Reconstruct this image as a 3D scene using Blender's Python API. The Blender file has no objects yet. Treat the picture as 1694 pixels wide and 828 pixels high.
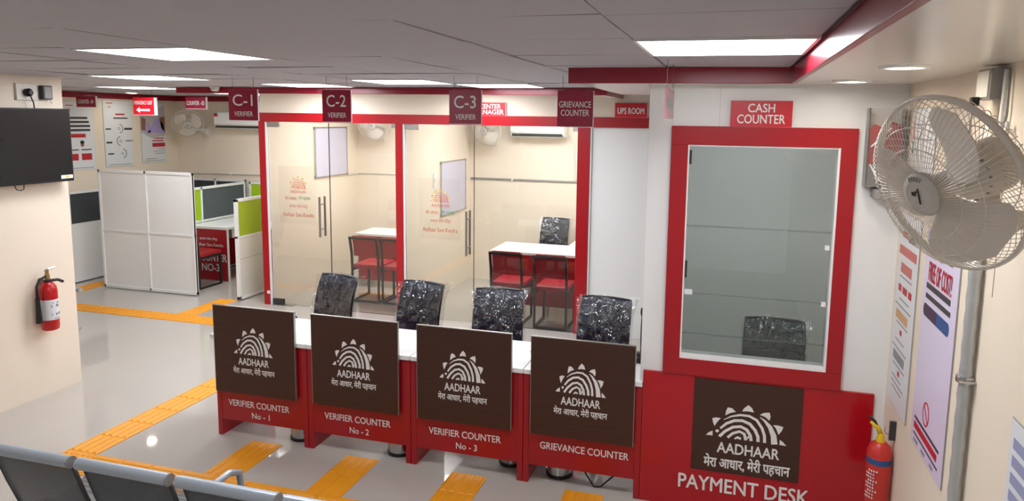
import bpy, bmesh, math, random
from mathutils import Matrix, Vector
random.seed(7)
S = bpy.context.scene
C = S.collection
PI = math.pi
# ------------------------------------------------------------------ camera
cam = bpy.data.cameras.new('camera'); co = bpy.data.objects.new('camera', cam); C.objects.link(co); S.camera = co
F, PX, PY = 1168.017, 886.251, 348.397
r0 = (0.96335986, 0.26780989, 0.01468469); r1 = (0.0483515, -0.11955432, -0.99164958); r2 = (-0.26381795, 0.95602543, -0.12812284)
M4 = Matrix(((r0[0], -r1[0], -r2[0], 0), (r0[1], -r1[1], -r2[1], 0), (r0[2], -r1[2], -r2[2], 2.3), (0, 0, 0, 1)))
co.matrix_world = M4
cam.sensor_fit = 'HORIZONTAL'; cam.sensor_width = 36; cam.lens = F / 1694 * 36
cam.shift_x = (847 - PX) / 1694; cam.shift_y = (PY - 414) / 1694; cam.clip_start = .02; cam.clip_end = 100
# ------------------------------------------------------------------ world, exposure
w = bpy.data.worlds.new('world'); S.world = w; w.use_nodes = True
bg = w.node_tree.nodes['Background']; bg.inputs[0].default_value = (1.0, .985, .97, 1); bg.inputs[1].default_value = .34
S.view_settings.view_transform = 'Standard'; S.view_settings.look = 'None'; S.view_settings.gamma = 1
S.view_settings.use_curve_mapping = False; S.view_settings.exposure = 0.40
PANEL_E = 15.0      # ceiling panel lamps
SPOT_E = 60.0       # round downlights

# ------------------------------------------------------------------ materials
def lin(c):
    return tuple(((v / 255) / 12.92 if v / 255 <= .04045 else ((v / 255 + .055) / 1.055) ** 2.4) for v in c) + (1,)
MATS = {}
def mat(name, col, rough=.5, metal=0., var=.06, scale=6., bump=0., bscale=80., coat=0., stretch=None, spec=.5):
    if name in MATS: return MATS[name]
    m = bpy.data.materials.new(name); m.use_nodes = True; nt = m.node_tree; n = nt.nodes; l = nt.links
    p = n['Principled BSDF']
    p.inputs['Roughness'].default_value = rough; p.inputs['Metallic'].default_value = metal
    p.inputs['Coat Weight'].default_value = coat; p.inputs['Specular IOR Level'].default_value = spec
    tc = n.new('ShaderNodeTexCoord'); mp = n.new('ShaderNodeMapping'); l.new(tc.outputs['Object'], mp.inputs[0])
    if stretch: mp.inputs['Scale'].default_value = stretch
    nz = n.new('ShaderNodeTexNoise'); nz.inputs['Scale'].default_value = scale; nz.inputs['Detail'].default_value = 4
    l.new(mp.outputs[0], nz.inputs['Vector'])
    mx = n.new('ShaderNodeMix'); mx.data_type = 'RGBA'
    c = lin(col); a = tuple(max(0, v * (1 - var)) for v in c[:3]) + (1,); b = tuple(min(1, v * (1 + var)) for v in c[:3]) + (1,)
    mx.inputs[6].default_value = a; mx.inputs[7].default_value = b
    l.new(nz.outputs[0], mx.inputs[0]); l.new(mx.outputs[2], p.inputs['Base Color'])
    if bump > 0:
        nb = n.new('ShaderNodeTexNoise'); nb.inputs['Scale'].default_value = bscale; l.new(mp.outputs[0], nb.inputs['Vector'])
        bp = n.new('ShaderNodeBump'); bp.inputs['Strength'].default_value = bump; bp.inputs['Distance'].default_value = .01
        l.new(nb.outputs[0], bp.inputs['Height']); l.new(bp.outputs[0], p.inputs['Normal'])
    MATS[name] = m; return m
def emis(name, col, e):
    if name in MATS: return MATS[name]
    m = bpy.data.materials.new(name); m.use_nodes = True; n = m.node_tree.nodes; n.clear()
    o = n.new('ShaderNodeOutputMaterial'); em = n.new('ShaderNodeEmission'); em.inputs[0].default_value = lin(col); em.inputs[1].default_value = e
    m.node_tree.links.new(em.outputs[0], o.inputs[0]); MATS[name] = m; return m
def glass(name, tint, add=0.0, rough=0.0, crinkle=0., haze=0., bscale=30., hcol=(.8, .82, .85)):
    m = bpy.data.materials.new(name); m.use_nodes = True; n = m.node_tree.nodes; l = m.node_tree.links; n.clear()
    o = n.new('ShaderNodeOutputMaterial'); t = n.new('ShaderNodeBsdfTransparent'); t.inputs[0].default_value = tuple(tint) + (1,)
    g = n.new('ShaderNodeBsdfGlossy'); g.inputs['Roughness'].default_value = rough
    fr = n.new('ShaderNodeFresnel'); fr.inputs[0].default_value = 1.45
    ad = n.new('ShaderNodeMath'); ad.operation = 'ADD'; ad.inputs[1].default_value = add; ad.use_clamp = True
    l.new(fr.outputs[0], ad.inputs[0])
    mx = n.new('ShaderNodeMixShader'); l.new(ad.outputs[0], mx.inputs[0]); l.new(t.outputs[0], mx.inputs[1]); l.new(g.outputs[0], mx.inputs[2])
    last = mx
    if haze:
        d = n.new('ShaderNodeBsdfDiffuse'); d.inputs[0].default_value = tuple(hcol) + (1,)
        m2 = n.new('ShaderNodeMixShader'); m2.inputs[0].default_value = haze; l.new(mx.outputs[0], m2.inputs[1]); l.new(d.outputs[0], m2.inputs[2]); last = m2
    if crinkle:
        tc = n.new('ShaderNodeTexCoord'); mp = n.new('ShaderNodeMapping'); mp.inputs['Scale'].default_value = (1, 1, .35); mp.inputs['Rotation'].default_value = (0, .6, 0)
        l.new(tc.outputs['Object'], mp.inputs[0])
        nb = n.new('ShaderNodeTexNoise'); nb.inputs['Scale'].default_value = bscale; nb.inputs['Detail'].default_value = 3; nb.inputs['Distortion'].default_value = 1.2
        l.new(mp.outputs[0], nb.inputs['Vector'])
        bp = n.new('ShaderNodeBump'); bp.inputs['Strength'].default_value = crinkle; bp.inputs['Distance'].default_value = .06
        l.new(nb.outputs[0], bp.inputs['Height']); l.new(bp.outputs[0], g.inputs['Normal']); l.new(bp.outputs[0], fr.inputs['Normal'])
    l.new(last.outputs[0], o.inputs[0]); MATS[name] = m; return m

CREAM = mat('cream_paint', (240, 227, 208), .5, var=.03, scale=2, bump=.05, bscale=150)
WHITE = mat('white_laminate', (238, 239, 238), .3, var=.02, scale=2)
WOFF = mat('offwhite_panel', (226, 222, 212), .4, var=.03, scale=3)
GYP = mat('white_gypsum', (232, 229, 222), .22, var=.03, scale=2)
CEILT = mat('ceiling_tile', (186, 185, 193), .7, var=.05, scale=3, bump=.12, bscale=220)
RED = mat('red_laminate', (164, 18, 30), .28, var=.06, scale=3)
REDP = mat('red_gloss_panel', (178, 16, 30), .2, var=.05, scale=2)
MAROON = mat('maroon_print', (150, 20, 54), .3, var=.05)
REDSIGN = mat('red_print', (200, 24, 40), .3, var=.04)
FASCIA = mat('fascia_red_paint', (142, 20, 42), .25, var=.08, scale=4)
WENGE = mat('dark_wenge_wood', (64, 34, 22), .45, var=.35, scale=9, stretch=(.6, 1, 14), bump=.05, bscale=40)
WTXT = mat('white_vinyl', (236, 234, 232), .4, var=.02)
SILV = mat('silver_metal', (190, 190, 190), .25, 1., var=.05)
STEEL = mat('brushed_steel', (175, 172, 168), .3, .9, var=.05)
DKMET = mat('dark_metal', (70, 70, 72), .35, .6)
BLACK = mat('black_plastic', (22, 22, 24), .4, var=.1)
BLKGL = mat('black_screen', (34, 33, 33), .22, var=.05)
BLKFR = mat('black_powder_tube', (30, 29, 31), .4, var=.1)
REDCU = mat('red_leatherette', (176, 26, 42), .45, var=.07, scale=8, bump=.08, bscale=120)
YEL = mat('yellow_tactile', (238, 158, 24), .45, var=.08, scale=5)
GREYF = mat('grey_fabric', (84, 92, 96), .85, var=.08, scale=40, bump=.1, bscale=300)
DKGREYF = mat('charcoal_fabric', (62, 66, 70), .85, var=.08, scale=40, bump=.1, bscale=300)
LIME = mat('lime_fabric', (160, 200, 22), .8, var=.06, scale=40, bump=.1, bscale=300)
OLIVEL = mat('lime_glass_panel', (164, 186, 36), .5, var=.05)
PAPER = mat('paper_white', (228, 232, 236), .35, var=.02)
LILAC = mat('paper_lilac', (222, 214, 238), .3, var=.02)
INK = mat('ink_dark', (62, 58, 62), .5)
INKG = mat('ink_grey', (140, 142, 148), .5)
INKR = mat('ink_red', (190, 30, 48), .5)
INKP = mat('ink_salmon', (205, 112, 104), .5)
INKO = mat('ink_tan', (212, 166, 108), .5)
INKB = mat('ink_blue', (42, 84, 140), .5)
INKN = mat('ink_navy', (66, 42, 70), .5)
INKV = mat('ink_lavender', (186, 170, 226), .5)
SKIN = mat('ink_brown', (150, 104, 84), .5)
ORNG = mat('orange_vinyl', (214, 110, 78), .5)
YELV = mat('yellow_vinyl', (222, 190, 80), .5)
GRNV = mat('green_vinyl', (60, 140, 90), .5)
FANW = mat('fan_white_plastic', (226, 220, 212), .35, var=.03)
FANB = mat('fan_blade_plastic', (228, 220, 212), .35, var=.03)
FANC = mat('fan_cap_grey', (196, 192, 186), .35, var=.04)
WIREM = mat('guard_wire', (232, 224, 212), .3, .2, var=.03)
EXTR = mat('extinguisher_red', (188, 26, 30), .25, var=.05)
EXTS = mat('extinguisher_faded_red', (200, 52, 44), .32, var=.05)
BRASS = mat('brass', (170, 142, 90), .35, .8)
YELP = mat('yellow_plastic', (228, 190, 30), .4)
BENCHL = mat('bench_silver_grey', (178, 188, 198), .3, .25, var=.05)
MESHF = mat('office_mesh_navy', (34, 50, 76), .6, var=.25, scale=50, bump=.3, bscale=200)
INSUL = mat('silver_insulation', (186, 190, 190), .3, .35, var=.12, scale=14, bump=.5, bscale=22)
PIPEC = mat('cream_pipe', (236, 224, 204), .45, var=.03)
GREYP = mat('grey_plastic', (150, 148, 146), .45)
WBRD = mat('whiteboard_surface', (206, 204, 222), .18, var=.02)
GLASSC = glass('clear_glass', (.972, .985, .972), .015)
GLASST = glass('tinted_glass', (.85, .885, .87), .03)
ACRYL = glass('clear_acrylic', (.96, .965, .97), .02, haze=.02)
PINKA = glass('pink_acrylic', (.80, .45, .50), .03, haze=.30, hcol=(.75, .35, .38))
FILM = glass('polythene_film', (.96, .98, .99), .13, .10, crinkle=.4, haze=.005, bscale=16.)
STICK = glass('clear_sticker', (.985, .985, .98), .0, .1)
def vinyl(name, col, cover):
    m = mat(name, col, .5); n = m.node_tree.nodes; l = m.node_tree.links; p = n['Principled BSDF']; p.inputs['Alpha'].default_value = cover; return m
ORNF = vinyl('translucent_orange_vinyl', (214, 118, 90), .55); YELF = vinyl('translucent_yellow_vinyl', (224, 196, 96), .55); GRNF = vinyl('translucent_green_vinyl', (70, 146, 100), .65)
LAMP = emis('panel_lamp', (248, 250, 255), PANEL_E)
SPOT = emis('downlight_lamp', (255, 244, 226), SPOT_E)

# floor: polished vitrified tile
def floor_mat():
    m = mat('floor_polished_tile', (188, 182, 174), .045, var=.04, scale=1.6, spec=.7)
    return m
FLOOR = floor_mat()
def perf_mat():
    m = bpy.data.materials.new('perforated_steel'); m.use_nodes = True; n = m.node_tree.nodes; l = m.node_tree.links
    p = n['Principled BSDF']; p.inputs['Base Color'].default_value = lin((92, 98, 104)); p.inputs['Metallic'].default_value = .4; p.inputs['Roughness'].default_value = .4
    tc = n.new('ShaderNodeTexCoord'); mp = n.new('ShaderNodeMapping'); mp.inputs['Scale'].default_value = (120, 120, 120); mp.inputs['Rotation'].default_value = (0, PI / 4, 0)
    l.new(tc.outputs['Object'], mp.inputs[0])
    sp = n.new('ShaderNodeSeparateXYZ'); l.new(mp.outputs[0], sp.inputs[0])
    outs = []
    for ax in (0, 2):
        f = n.new('ShaderNodeMath'); f.operation = 'FRACT'; l.new(sp.outputs[ax], f.inputs[0])
        s = n.new('ShaderNodeMath'); s.operation = 'SUBTRACT'; l.new(f.outputs[0], s.inputs[0]); s.inputs[1].default_value = .5
        q = n.new('ShaderNodeMath'); q.operation = 'MULTIPLY'; l.new(s.outputs[0], q.inputs[0]); l.new(s.outputs[0], q.inputs[1]); outs.append(q)
    a = n.new('ShaderNodeMath'); a.operation = 'ADD'; l.new(outs[0].outputs[0], a.inputs[0]); l.new(outs[1].outputs[0], a.inputs[1])
    g = n.new('ShaderNodeMath'); g.operation = 'GREATER_THAN'; l.new(a.outputs[0], g.inputs[0]); g.inputs[1].default_value = .085
    l.new(g.outputs[0], p.inputs['Alpha']); return m
PERF = perf_mat()

# ------------------------------------------------------------------ mesh builder
class MB:
    def __init__(s): s.v = []; s.f = []
    def add(s, vs, fs):
        b = len(s.v); s.v += [tuple(p) for p in vs]; s.f += [tuple(i + b for i in f) for f in fs]; return s
    def box(s, x0, x1, y0, y1, z0, z1):
        return s.add([(x0, y0, z0), (x1, y0, z0), (x1, y1, z0), (x0, y1, z0), (x0, y0, z1), (x1, y0, z1), (x1, y1, z1), (x0, y1, z1)],
                     [(3, 2, 1, 0), (4, 5, 6, 7), (0, 1, 5, 4), (1, 2, 6, 5), (2, 3, 7, 6), (3, 0, 4, 7)])
    def rect(s, u0, u1, v0, v1, y=0, th=.0012):          # thin raised print facing -Y
        return s.box(u0, u1, y - th, y, v0, v1)
    def prism(s, pts, y0, y1):                            # outline (x,z), extruded in y; pts ccw seen from -Y
        n = len(pts); vs = [(x, y0, z) for x, z in pts] + [(x, y1, z) for x, z in pts]
        fs = [tuple(range(n)), tuple(reversed(range(n, 2 * n)))] + [(i, i + n, (i + 1) % n + n, (i + 1) % n) for i in range(n)]
        return s.add(vs, fs)
    def slab(s, pts, z0, z1):                             # outline (x,y) ccw from above
        n = len(pts); vs = [(x, y, z0) for x, y in pts] + [(x, y, z1) for x, y in pts]
        fs = [tuple(reversed(range(n))), tuple(range(n, 2 * n))] + [(i, (i + 1) % n, (i + 1) % n + n, i + n) for i in range(n)]
        return s.add(vs, fs)
    def tube(s, path, r, seg=8, sq=False, closed=False):
        P = [Vector(p) for p in path]; n = len(P); rs = r if isinstance(r, (list, tuple)) else [r] * n
        rings = []
        up = None
        for i in range(n):
            if closed: t = (P[(i + 1) % n] - P[i - 1])
            elif i == 0: t = P[1] - P[0]
            elif i == n - 1: t = P[-1] - P[-2]
            else: t = (P[i + 1] - P[i]).normalized() + (P[i] - P[i - 1]).normalized()
            t.normalize()
            if up is None:
                up = Vector((0, 0, 1)) if abs(t.z) < .9 else Vector((0, 1, 0))
            a = t.cross(up); 
            if a.length < 1e-5: a = t.cross(Vector((1, .2, 0)))
            a.normalize(); b = a.cross(t); b.normalize(); up = b
            ring = []
            sg = 4 if sq else seg
            off = PI / 4 if sq else 0
            # widen mitred corners of square tube
            k = math.sqrt(2) if sq else 1
            for j in range(sg):
                an = 2 * PI * j / sg + off
                ring.append(P[i] + (a * math.cos(an) + b * math.sin(an)) * rs[i] * k)
            rings.append(ring)
        sg = len(rings[0]); vs = [p for ring in rings for p in ring]; fs = []
        for i in range(n if closed else n - 1):
            i2 = (i + 1) % n
            for j in range(sg):
                fs.append((i * sg + j, i * sg + (j + 1) % sg, i2 * sg + (j + 1) % sg, i2 * sg + j))
        if not closed: fs += [tuple(reversed(range(sg))), tuple(range((n - 1) * sg, n * sg))]
        return s.add(vs, fs)
    def lathe(s, prof, seg=20, axis='z', o=(0, 0, 0), caps=True):   # prof: (radius, height)
        vs = []; fs = []; n = len(prof)
        for r, h in prof:
            for j in range(seg):
                a = 2 * PI * j / seg; c, d = r * math.cos(a), r * math.sin(a)
                p = (c, d, h) if axis == 'z' else ((c, -h, d) if axis == '-y' else (h, c, d))
                vs.append((p[0] + o[0], p[1] + o[1], p[2] + o[2]))
        for i in range(n - 1):
            for j in range(seg):
                q = (i * seg + j, i * seg + (j + 1) % seg, (i + 1) * seg + (j + 1) % seg, (i + 1) * seg + j)
                fs.append(q)
        if caps: fs += [tuple(reversed(range(seg))), tuple(range((n - 1) * seg, n * seg))]
        return s.add(vs, fs)
    def surf(s, fn, nu, nv, th=0.):                       # grid surface, optional thickness along +Y
        vs = [fn(i / nu, j / nv) for j in range(nv + 1) for i in range(nu + 1)]; W = nu + 1
        fs = [(j * W + i, j * W + i + 1, (j + 1) * W + i + 1, (j + 1) * W + i) for j in range(nv) for i in range(nu)]
        if th:
            N = len(vs); vs2 = [(x, y + th, z) for x, y, z in vs]
            f2 = [tuple(q + N for q in reversed(f)) for f in fs]
            b = [i for i in range(nu)]; e = []
            loop = [i for i in range(W)] + [j * W + nu for j in range(1, nv + 1)] + [nv * W + i for i in range(nu - 1, -1, -1)] + [j * W for j in range(nv - 1, 0, -1)]
            for k in range(len(loop)):
                p, q = loop[k], loop[(k + 1) % len(loop)]; e.append((q, p, p + N, q + N))
            return s.add(vs + vs2, fs + f2 + e)
        return s.add(vs, fs)
    def ribbon(s, pts, y=0., th=.0012):                   # pts (x,z,width): flat stroke facing -Y
        n = len(pts); L = []; R_ = []
        for i in range(n):
            a = pts[max(0, i - 1)]; b = pts[min(n - 1, i + 1)]; tx, tz = b[0] - a[0], b[1] - a[1]; d = math.hypot(tx, tz) or 1
            nx, nz = -tz / d, tx / d; h = pts[i][2] / 2
            L.append((pts[i][0] + nx * h, pts[i][1] + nz * h)); R_.append((pts[i][0] - nx * h, pts[i][1] - nz * h))
        for i in range(n - 1):
            s.prism([R_[i], R_[i + 1], L[i + 1], L[i]], y - th, y)
        return s
    def mesh(s, name):
        m = bpy.data.meshes.new(name); m.from_pydata(s.v, [], s.f)
        bm = bmesh.new(); bm.from_mesh(m); bmesh.ops.recalc_face_normals(bm, faces=bm.faces); bm.to_mesh(m); bm.free()
        return m
def link(name, me, m, parent=None, loc=(0, 0, 0), rot=(0, 0, 0), smooth=False, bev=0., kind=None, label=None):
    if isinstance(me, MB): me = me.mesh(name)
    if m is not None and not me.materials: me.materials.append(m)
    if smooth:
        for p in me.polygons: p.use_smooth = True
        if smooth == 'auto':
            try: me.set_sharp_from_angle(angle=math.radians(38))
            except Exception: pass
    o = bpy.data.objects.new(name, me); C.objects.link(o); o.parent = parent; o.location = loc; o.rotation_euler = rot
    if bev:
        b = o.modifiers.new('bevel', 'BEVEL'); b.width = bev; b.segments = 2; b.limit_method = 'ANGLE'
    if kind: o['kind'] = kind
    if label: o['label'] = label
    return o
def tag(o, label, cat, group=None, kind=None):
    o['label'] = label
    if cat: o['category'] = cat
    if group: o['group'] = group
    if kind: o['kind'] = kind
    return o
def thing(name, label, cat, loc=(0, 0, 0), rz=0., group=None):
    o = bpy.data.objects.new(name, None); C.objects.link(o); o.location = loc; o.rotation_euler = (0, 0, rz); o.empty_display_size = .1
    return tag(o, label, cat, group)
def struct(name, mb, m, label=None, parent=None, bev=0., loc=(0, 0, 0)):
    o = link(name, mb, m, parent, loc, bev=bev); 
    if parent is None: o['kind'] = 'structure'
    if label: o['label'] = label
    return o
def dup(root, loc, rz, label, group=None):
    r = root.copy(); C.objects.link(r); r.location = loc; r.rotation_euler = (0, 0, rz); r['label'] = label
    if group: r['group'] = group
    for ch in list(root.children):
        c = ch.copy(); C.objects.link(c); c.parent = r
        for g in list(ch.children):
            d = g.copy(); C.objects.link(d); d.parent = c
    return r
# ------------------------------------------------------------------ lettering
TXT = {}
def text_mesh(body, w, h, bold=.0, th=.0012, line=1.0, keep=False):
    """flat lettering facing -Y centred on origin, fitted to w x h (h 0: keep proportion)"""
    key = (body, round(w, 4), round(h, 4), bold)
    if key in TXT: return TXT[key]
    cu = bpy.data.curves.new('lettering', 'FONT'); cu.body = body; cu.size = 1; cu.align_x = 'CENTER'; cu.align_y = 'CENTER'; cu.space_line = line
    cu.resolution_u = 3; cu.fill_mode = 'FRONT'
    o = bpy.data.objects.new('lettering', cu); C.objects.link(o)
    dg = bpy.context.evaluated_depsgraph_get(); dg.update()
    me = bpy.data.meshes.new_from_object(o.evaluated_get(dg)); bpy.data.objects.remove(o); bpy.data.curves.remove(cu)
    xs = [v.co.x for v in me.vertices]; ys = [v.co.y for v in me.vertices]
    x0, x1, y0, y1 = min(xs), max(xs), min(ys), max(ys); sx = w / (x1 - x0); sy = (h / (y1 - y0)) if h else sx
    for v in me.vertices: v.co = ((v.co.x - (x0 + x1) / 2) * sx, -th, (v.co.y - (y0 + y1) / 2) * sy)
    if bold > 0:                                          # thicken the strokes
        d_ = bold * .9 * (sx + sy) / 2; vs = [tuple(v.co) for v in me.vertices]; fs = [tuple(p.vertices) for p in me.polygons]; V = []; Fc = []
        for k_, (ox, oz) in enumerate(((0, 0), (d_, 0), (-d_, 0), (0, d_), (0, -d_))):
            b0 = len(V); V += [(a + ox, b_ - .00025 * k_, c + oz) for a, b_, c in vs]; Fc += [tuple(i + b0 for i in f) for f in fs]
        me = bpy.data.meshes.new('lettering'); me.from_pydata(V, [], Fc)
    me.materials.clear(); me.name = 'lettering'
    TXT[key] = me; return me
def text(parent, body, w, h, x, y, z, m, bold=.0, name='lettering', line=1.0):
    me = text_mesh(body, w, h, bold, line=line)
    if me.materials and me.materials[0] != m: me = me.copy(); me.materials.clear()
    return link(name, me, m, parent, (x, y, z))
HINDI = '\u092e\u0947\u0930\u093e \u0906\u0927\u093e\u0930, \u092e\u0947\u0930\u0940 \u092a\u0939\u091a\u093e\u0928'
SEVA = '\u0906\u0927\u093e\u0930 \u0938\u0947\u0935\u093e \u0915\u0947\u0902\u0926\u094d\u0930'
def emblem(sx, sz):
    def P(x, y): return ((x - 540) / 720 * sx, (440 + .125 * (x - 180) - y) / 720 * sz)
    rays = []; arcs = MB()
    for pol in ([(175, 435), (205, 408), (236, 396), (238, 441)], [(228, 275), (262, 268), (305, 275), (275, 310), (252, 350), (236, 315)],
                [(345, 248), (350, 205), (365, 172), (405, 182), (438, 215), (390, 225)], [(495, 210), (510, 182), (548, 152), (582, 180), (600, 220), (548, 210)],
                [(655, 242), (690, 225), (738, 222), (750, 260), (742, 298), (705, 265)], [(778, 340), (820, 343), (866, 358), (855, 395), (828, 430), (805, 375)],
                [(842, 478), (870, 498), (902, 536), (842, 526)]):
        rays.append(MB().prism([P(*q) for q in reversed(pol)], -.0012, 0))
    for st in ([(655, 265, 4), (700, 300, 20), (750, 360, 38), (785, 440, 50), (797, 522, 56)],
               [(330, 290, 4), (400, 258, 14), (480, 245, 20), (560, 255, 22), (630, 295, 24), (680, 370, 25), (705, 440, 26), (710, 508, 27)],
               [(305, 372, 20), (360, 325, 24), (430, 298, 26), (500, 298, 27), (570, 330, 28), (620, 390, 28), (648, 450, 29), (652, 500, 30)],
               [(300, 450, 26), (350, 400, 26), (420, 360, 26), (490, 355, 26), (545, 385, 28), (580, 440, 28), (590, 492, 28)],
               [(375, 460, 24), (420, 420, 24), (480, 402, 24), (525, 425, 26), (542, 485, 30)], [(438, 472, 12), (468, 458, 24), (497, 474, 20)], [(545, 470, 16), (572, 448, 16)]):
        arcs.ribbon([P(a, b) + (c / 720 * (sx + sz) / 2,) for a, b, c in st])
    arcs.prism([P(278 + 17 * math.cos(t), 397 - 15 * math.sin(t)) for t in [k * PI / 4 for k in range(8)]], -.0012, 0)
    return rays, arcs
def emblem_set(parent, x, y, z, sx, sz, mr, ma, aad=None, hin=None):
    r_, a_ = emblem(sx, sz)
    for q in r_: link('emblem_ray', q, mr, parent, (x, y, z))
    link('emblem_fingerprint', a_, ma, parent, (x, y, z))
# ================================================================== THE SETTING
CEIL = 2.585; XR = .88; XL = -8.6; YB = 9.45; YC = 4.10; YG = 7.31
struct('floor', MB().box(-9.5, 1.0, -3.0, 9.6, -.1, 0), FLOOR, 'polished light grey tile floor')
struct('wall_right', MB().box(XR, XR + .12, -3.0, 9.6, 0, 2.75), CREAM, 'cream painted right wall')
struct('wall_left', MB().box(XL - .12, XL, 4.5, 9.6, 0, 2.75), CREAM, 'cream painted left wall behind the posters')
struct('wall_back', MB().box(XL, XR, YB, YB + .12, 0, 2.75), CREAM, 'cream painted back wall')
struct('wall_front_left', MB().box(-8.7, -5.33, -3.0, 4.62, 0, 2.75), CREAM, 'cream wall carrying the television')
struct('trim_1', MB().box(XL, XL + .03, 4.62, YB - .03, 2.505, CEIL), FASCIA, 'dark red crown band on the left wall')
struct('trim_2', MB().box(XL, -5.44, YB - .03, YB, 2.505, CEIL), FASCIA, 'dark red crown band on the back wall')
# ceiling grid: slab with separate tiles
ceil = struct('ceiling', MB().box(-9.0, 1.0, -3.0, 9.6, CEIL + .03, CEIL + .13), CEILT, 'grey suspended tile ceiling')
GX, GY = .63, .60
lamps = {(0, 0): 1, (4, 0): 1, (7, 3): 1, (4, 4): 1, (6, 5): 1, (3, 5): 1, (10, 6): 1, (2, -4): 1, (7, 9): 1, (6, 9): 1, (4, 9): 1, (3, 9): 1, (10, 9): 1, (7, 7): 1, (4, 7): 1}
tile = MB().box(-GX / 2 + .0045, GX / 2 - .0045, -GY / 2 + .0045, GY / 2 - .0045, 0, .014).mesh('ceiling_tile'); tile.materials.append(CEILT)
for i in range(-1, 14):
    for j in range(-5, 11):
        cx = -.045 - GX * i; cy = 2.85 + GY * j
        if cx + GX / 2 > .63 or cx - .1 < XL or cy > YB - .1: continue
        if lamps.get((i, j)): continue
        if cx < -5.4 and cy < 4.5: continue
        o = bpy.data.objects.new('ceiling_tile', tile); C.objects.link(o); o.parent = ceil
        o.location = (cx, cy, CEIL + random.uniform(0, .005)); o.rotation_euler = (random.uniform(-.009, .009), random.uniform(-.009, .009), 0)
# dropped bulkhead before the glass cabins
b = struct('trim_3', MB().slab([(-5.70, 6.32), (-1.12, 6.32), (-1.12, 7.29), (-1.22, 7.29), (-1.22, 6.42), (-5.70, 6.42)], 2.525, CEIL - .002), GYP, 'dropped bulkhead over the glass cabins')
link('fascia_board', MB().box(-5.72, -1.12, 6.295, 6.32, 2.522, CEIL - .002), FASCIA, b, bev=.003)
link('fascia_board', MB().box(-1.12, -1.095, 6.295, 7.29, 2.522, CEIL - .002), FASCIA, b, bev=.003)
# soffit above the cash counter and along the right wall
b = struct('trim_4', MB().slab([(-.87, 3.925), (.30, 3.925), (.30, -3.0), (XR, -3.0), (XR, 5.7), (-.87, 5.7)], 2.507, CEIL + .028), GYP, 'white dropped soffit above the cash counter')
link('fascia_board', MB().box(-.90, .305, 3.90, 3.925, 2.503, CEIL + .004), FASCIA, b, bev=.003)
link('fascia_board', MB().box(.28, .305, -3.0, 3.90, 2.503, CEIL + .004), FASCIA, b, bev=.003)

# ---- glass cabin front: walls above, posts, header
struct('wall_cabin_front', MB().box(-5.45, XR, YG + .0, YG + .05, 2.334, CEIL + .02), CREAM, 'cream wall strip above the red header')
struct('wall_cabin_side', MB().box(-5.45, -5.38, YG + .05, YB, 0, CEIL + .02), CREAM, 'cream side wall of the left cabin')
struct('wall_cabin_middle', MB().box(-3.65, -3.58, YG + .05, YB, 0, CEIL + .02), CREAM, 'cream wall between the two cabins')
struct('wall_cabin_right', MB().box(-1.54, -1.46, YG + .05, YB, 0, CEIL + .02), CREAM, 'cream right wall of the second cabin')
h = struct('trim_5', MB().box(-5.455, XR - .0, YG - .03, YG + .05, 2.228, 2.334), RED, 'red header beam above the glass cabins', bev=.003)
for x0, x1, nm in ((-5.455, -5.372, 'left'), (-3.665, -3.575, 'middle'), (-1.565, -1.432, 'right')):
    link('post', MB().box(x0, x1, YG - .03, YG + .05, 0, 2.228), RED, h, bev=.003)
    link('white_jamb', MB().box(x1, x1 + .018, YG - .02, YG + .04, 0, 2.228), WHITE, h)
link('white_block', MB().box(-5.40, -5.372, YG - .045, YG - .03, .14, .175), WHITE, h)
d = struct('door_3', MB().box(-1.412, XR, YG, YG + .04, 0, 2.228), WHITE, 'white flush door panel under the red header')
link('panel_joint', MB().box(-.835, -.829, YG - .004, YG, 0, 2.228), WOFF, d)

def glass_door(name, x0, x1, hx, hz0, hz1, lx, lz, label):
    d = link(name, MB().box(x0, x1, YG, YG + .012, .012, 2.215), GLASSC); d['kind'] = 'structure'; d['label'] = label
    link('patch_fitting', MB().box(x0, x0 + .15, YG - .012, YG + .024, 2.165, 2.226), STEEL, d, bev=.003)
    link('patch_fitting', MB().box(x0 + .005, x0 + .15, YG - .014, YG + .026, .006, .075), DKMET, d, bev=.003)
    link('floor_spring_plate', MB().box(x0, x0 + .28, YG - .03, YG + .07, 0, .005), STEEL, d)
    for yy in (YG - .05, YG + .062):
        hd = link('handle', MB().tube([(hx, yy, hz0), (hx, yy, hz1)], .013, 12), STEEL, d, smooth='auto')
        s_ = -1 if yy < YG else 1
        for zz in (hz0 + .09, hz1 - .09):
            link('standoff', MB().tube([(hx, YG + .006, zz), (hx, yy, zz)], .009, 10), STEEL, hd, smooth='auto')
    link('clear_sticker', MB().rect(lx - .26, lx + .24, lz - .42, lz + .27, YG - .0006, .0006), STICK, d)
    emblem_set(d, lx, YG - .002, lz, .25, .33, YELF, ORNF)
    text(d, 'AADHAAR', .22, .036, lx, YG - .002, lz - .035, ORNF, .01)
    text(d, '\u092e\u0947\u0930\u093e \u0906\u0927\u093e\u0930,', .16, .05, lx - .10, YG - .002, lz - .115, ORNF, .01)
    text(d, '\u092e\u0947\u0930\u0940 \u092a\u0939\u091a\u093e\u0928', .16, .05, lx + .085, YG - .002, lz - .11, GRNF, .01)
    text(d, SEVA, .25, .06, lx, YG - .002, lz - .21, ORNF, .008)
    text(d, 'Aadhaar Seva Kendra', .42, .05, lx - .005, YG - .002, lz - .31, ORNF, .008)
    return d
glass_door('door_1', -5.350, -4.535, -4.640, .885, 1.36, -4.955, 1.44, 'clear glass door of the left cabin')
glass_door('door_2', -3.553, -2.735, -2.80, .78, 1.28, -3.13, 1.36, 'clear glass door of the right cabin')
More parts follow.
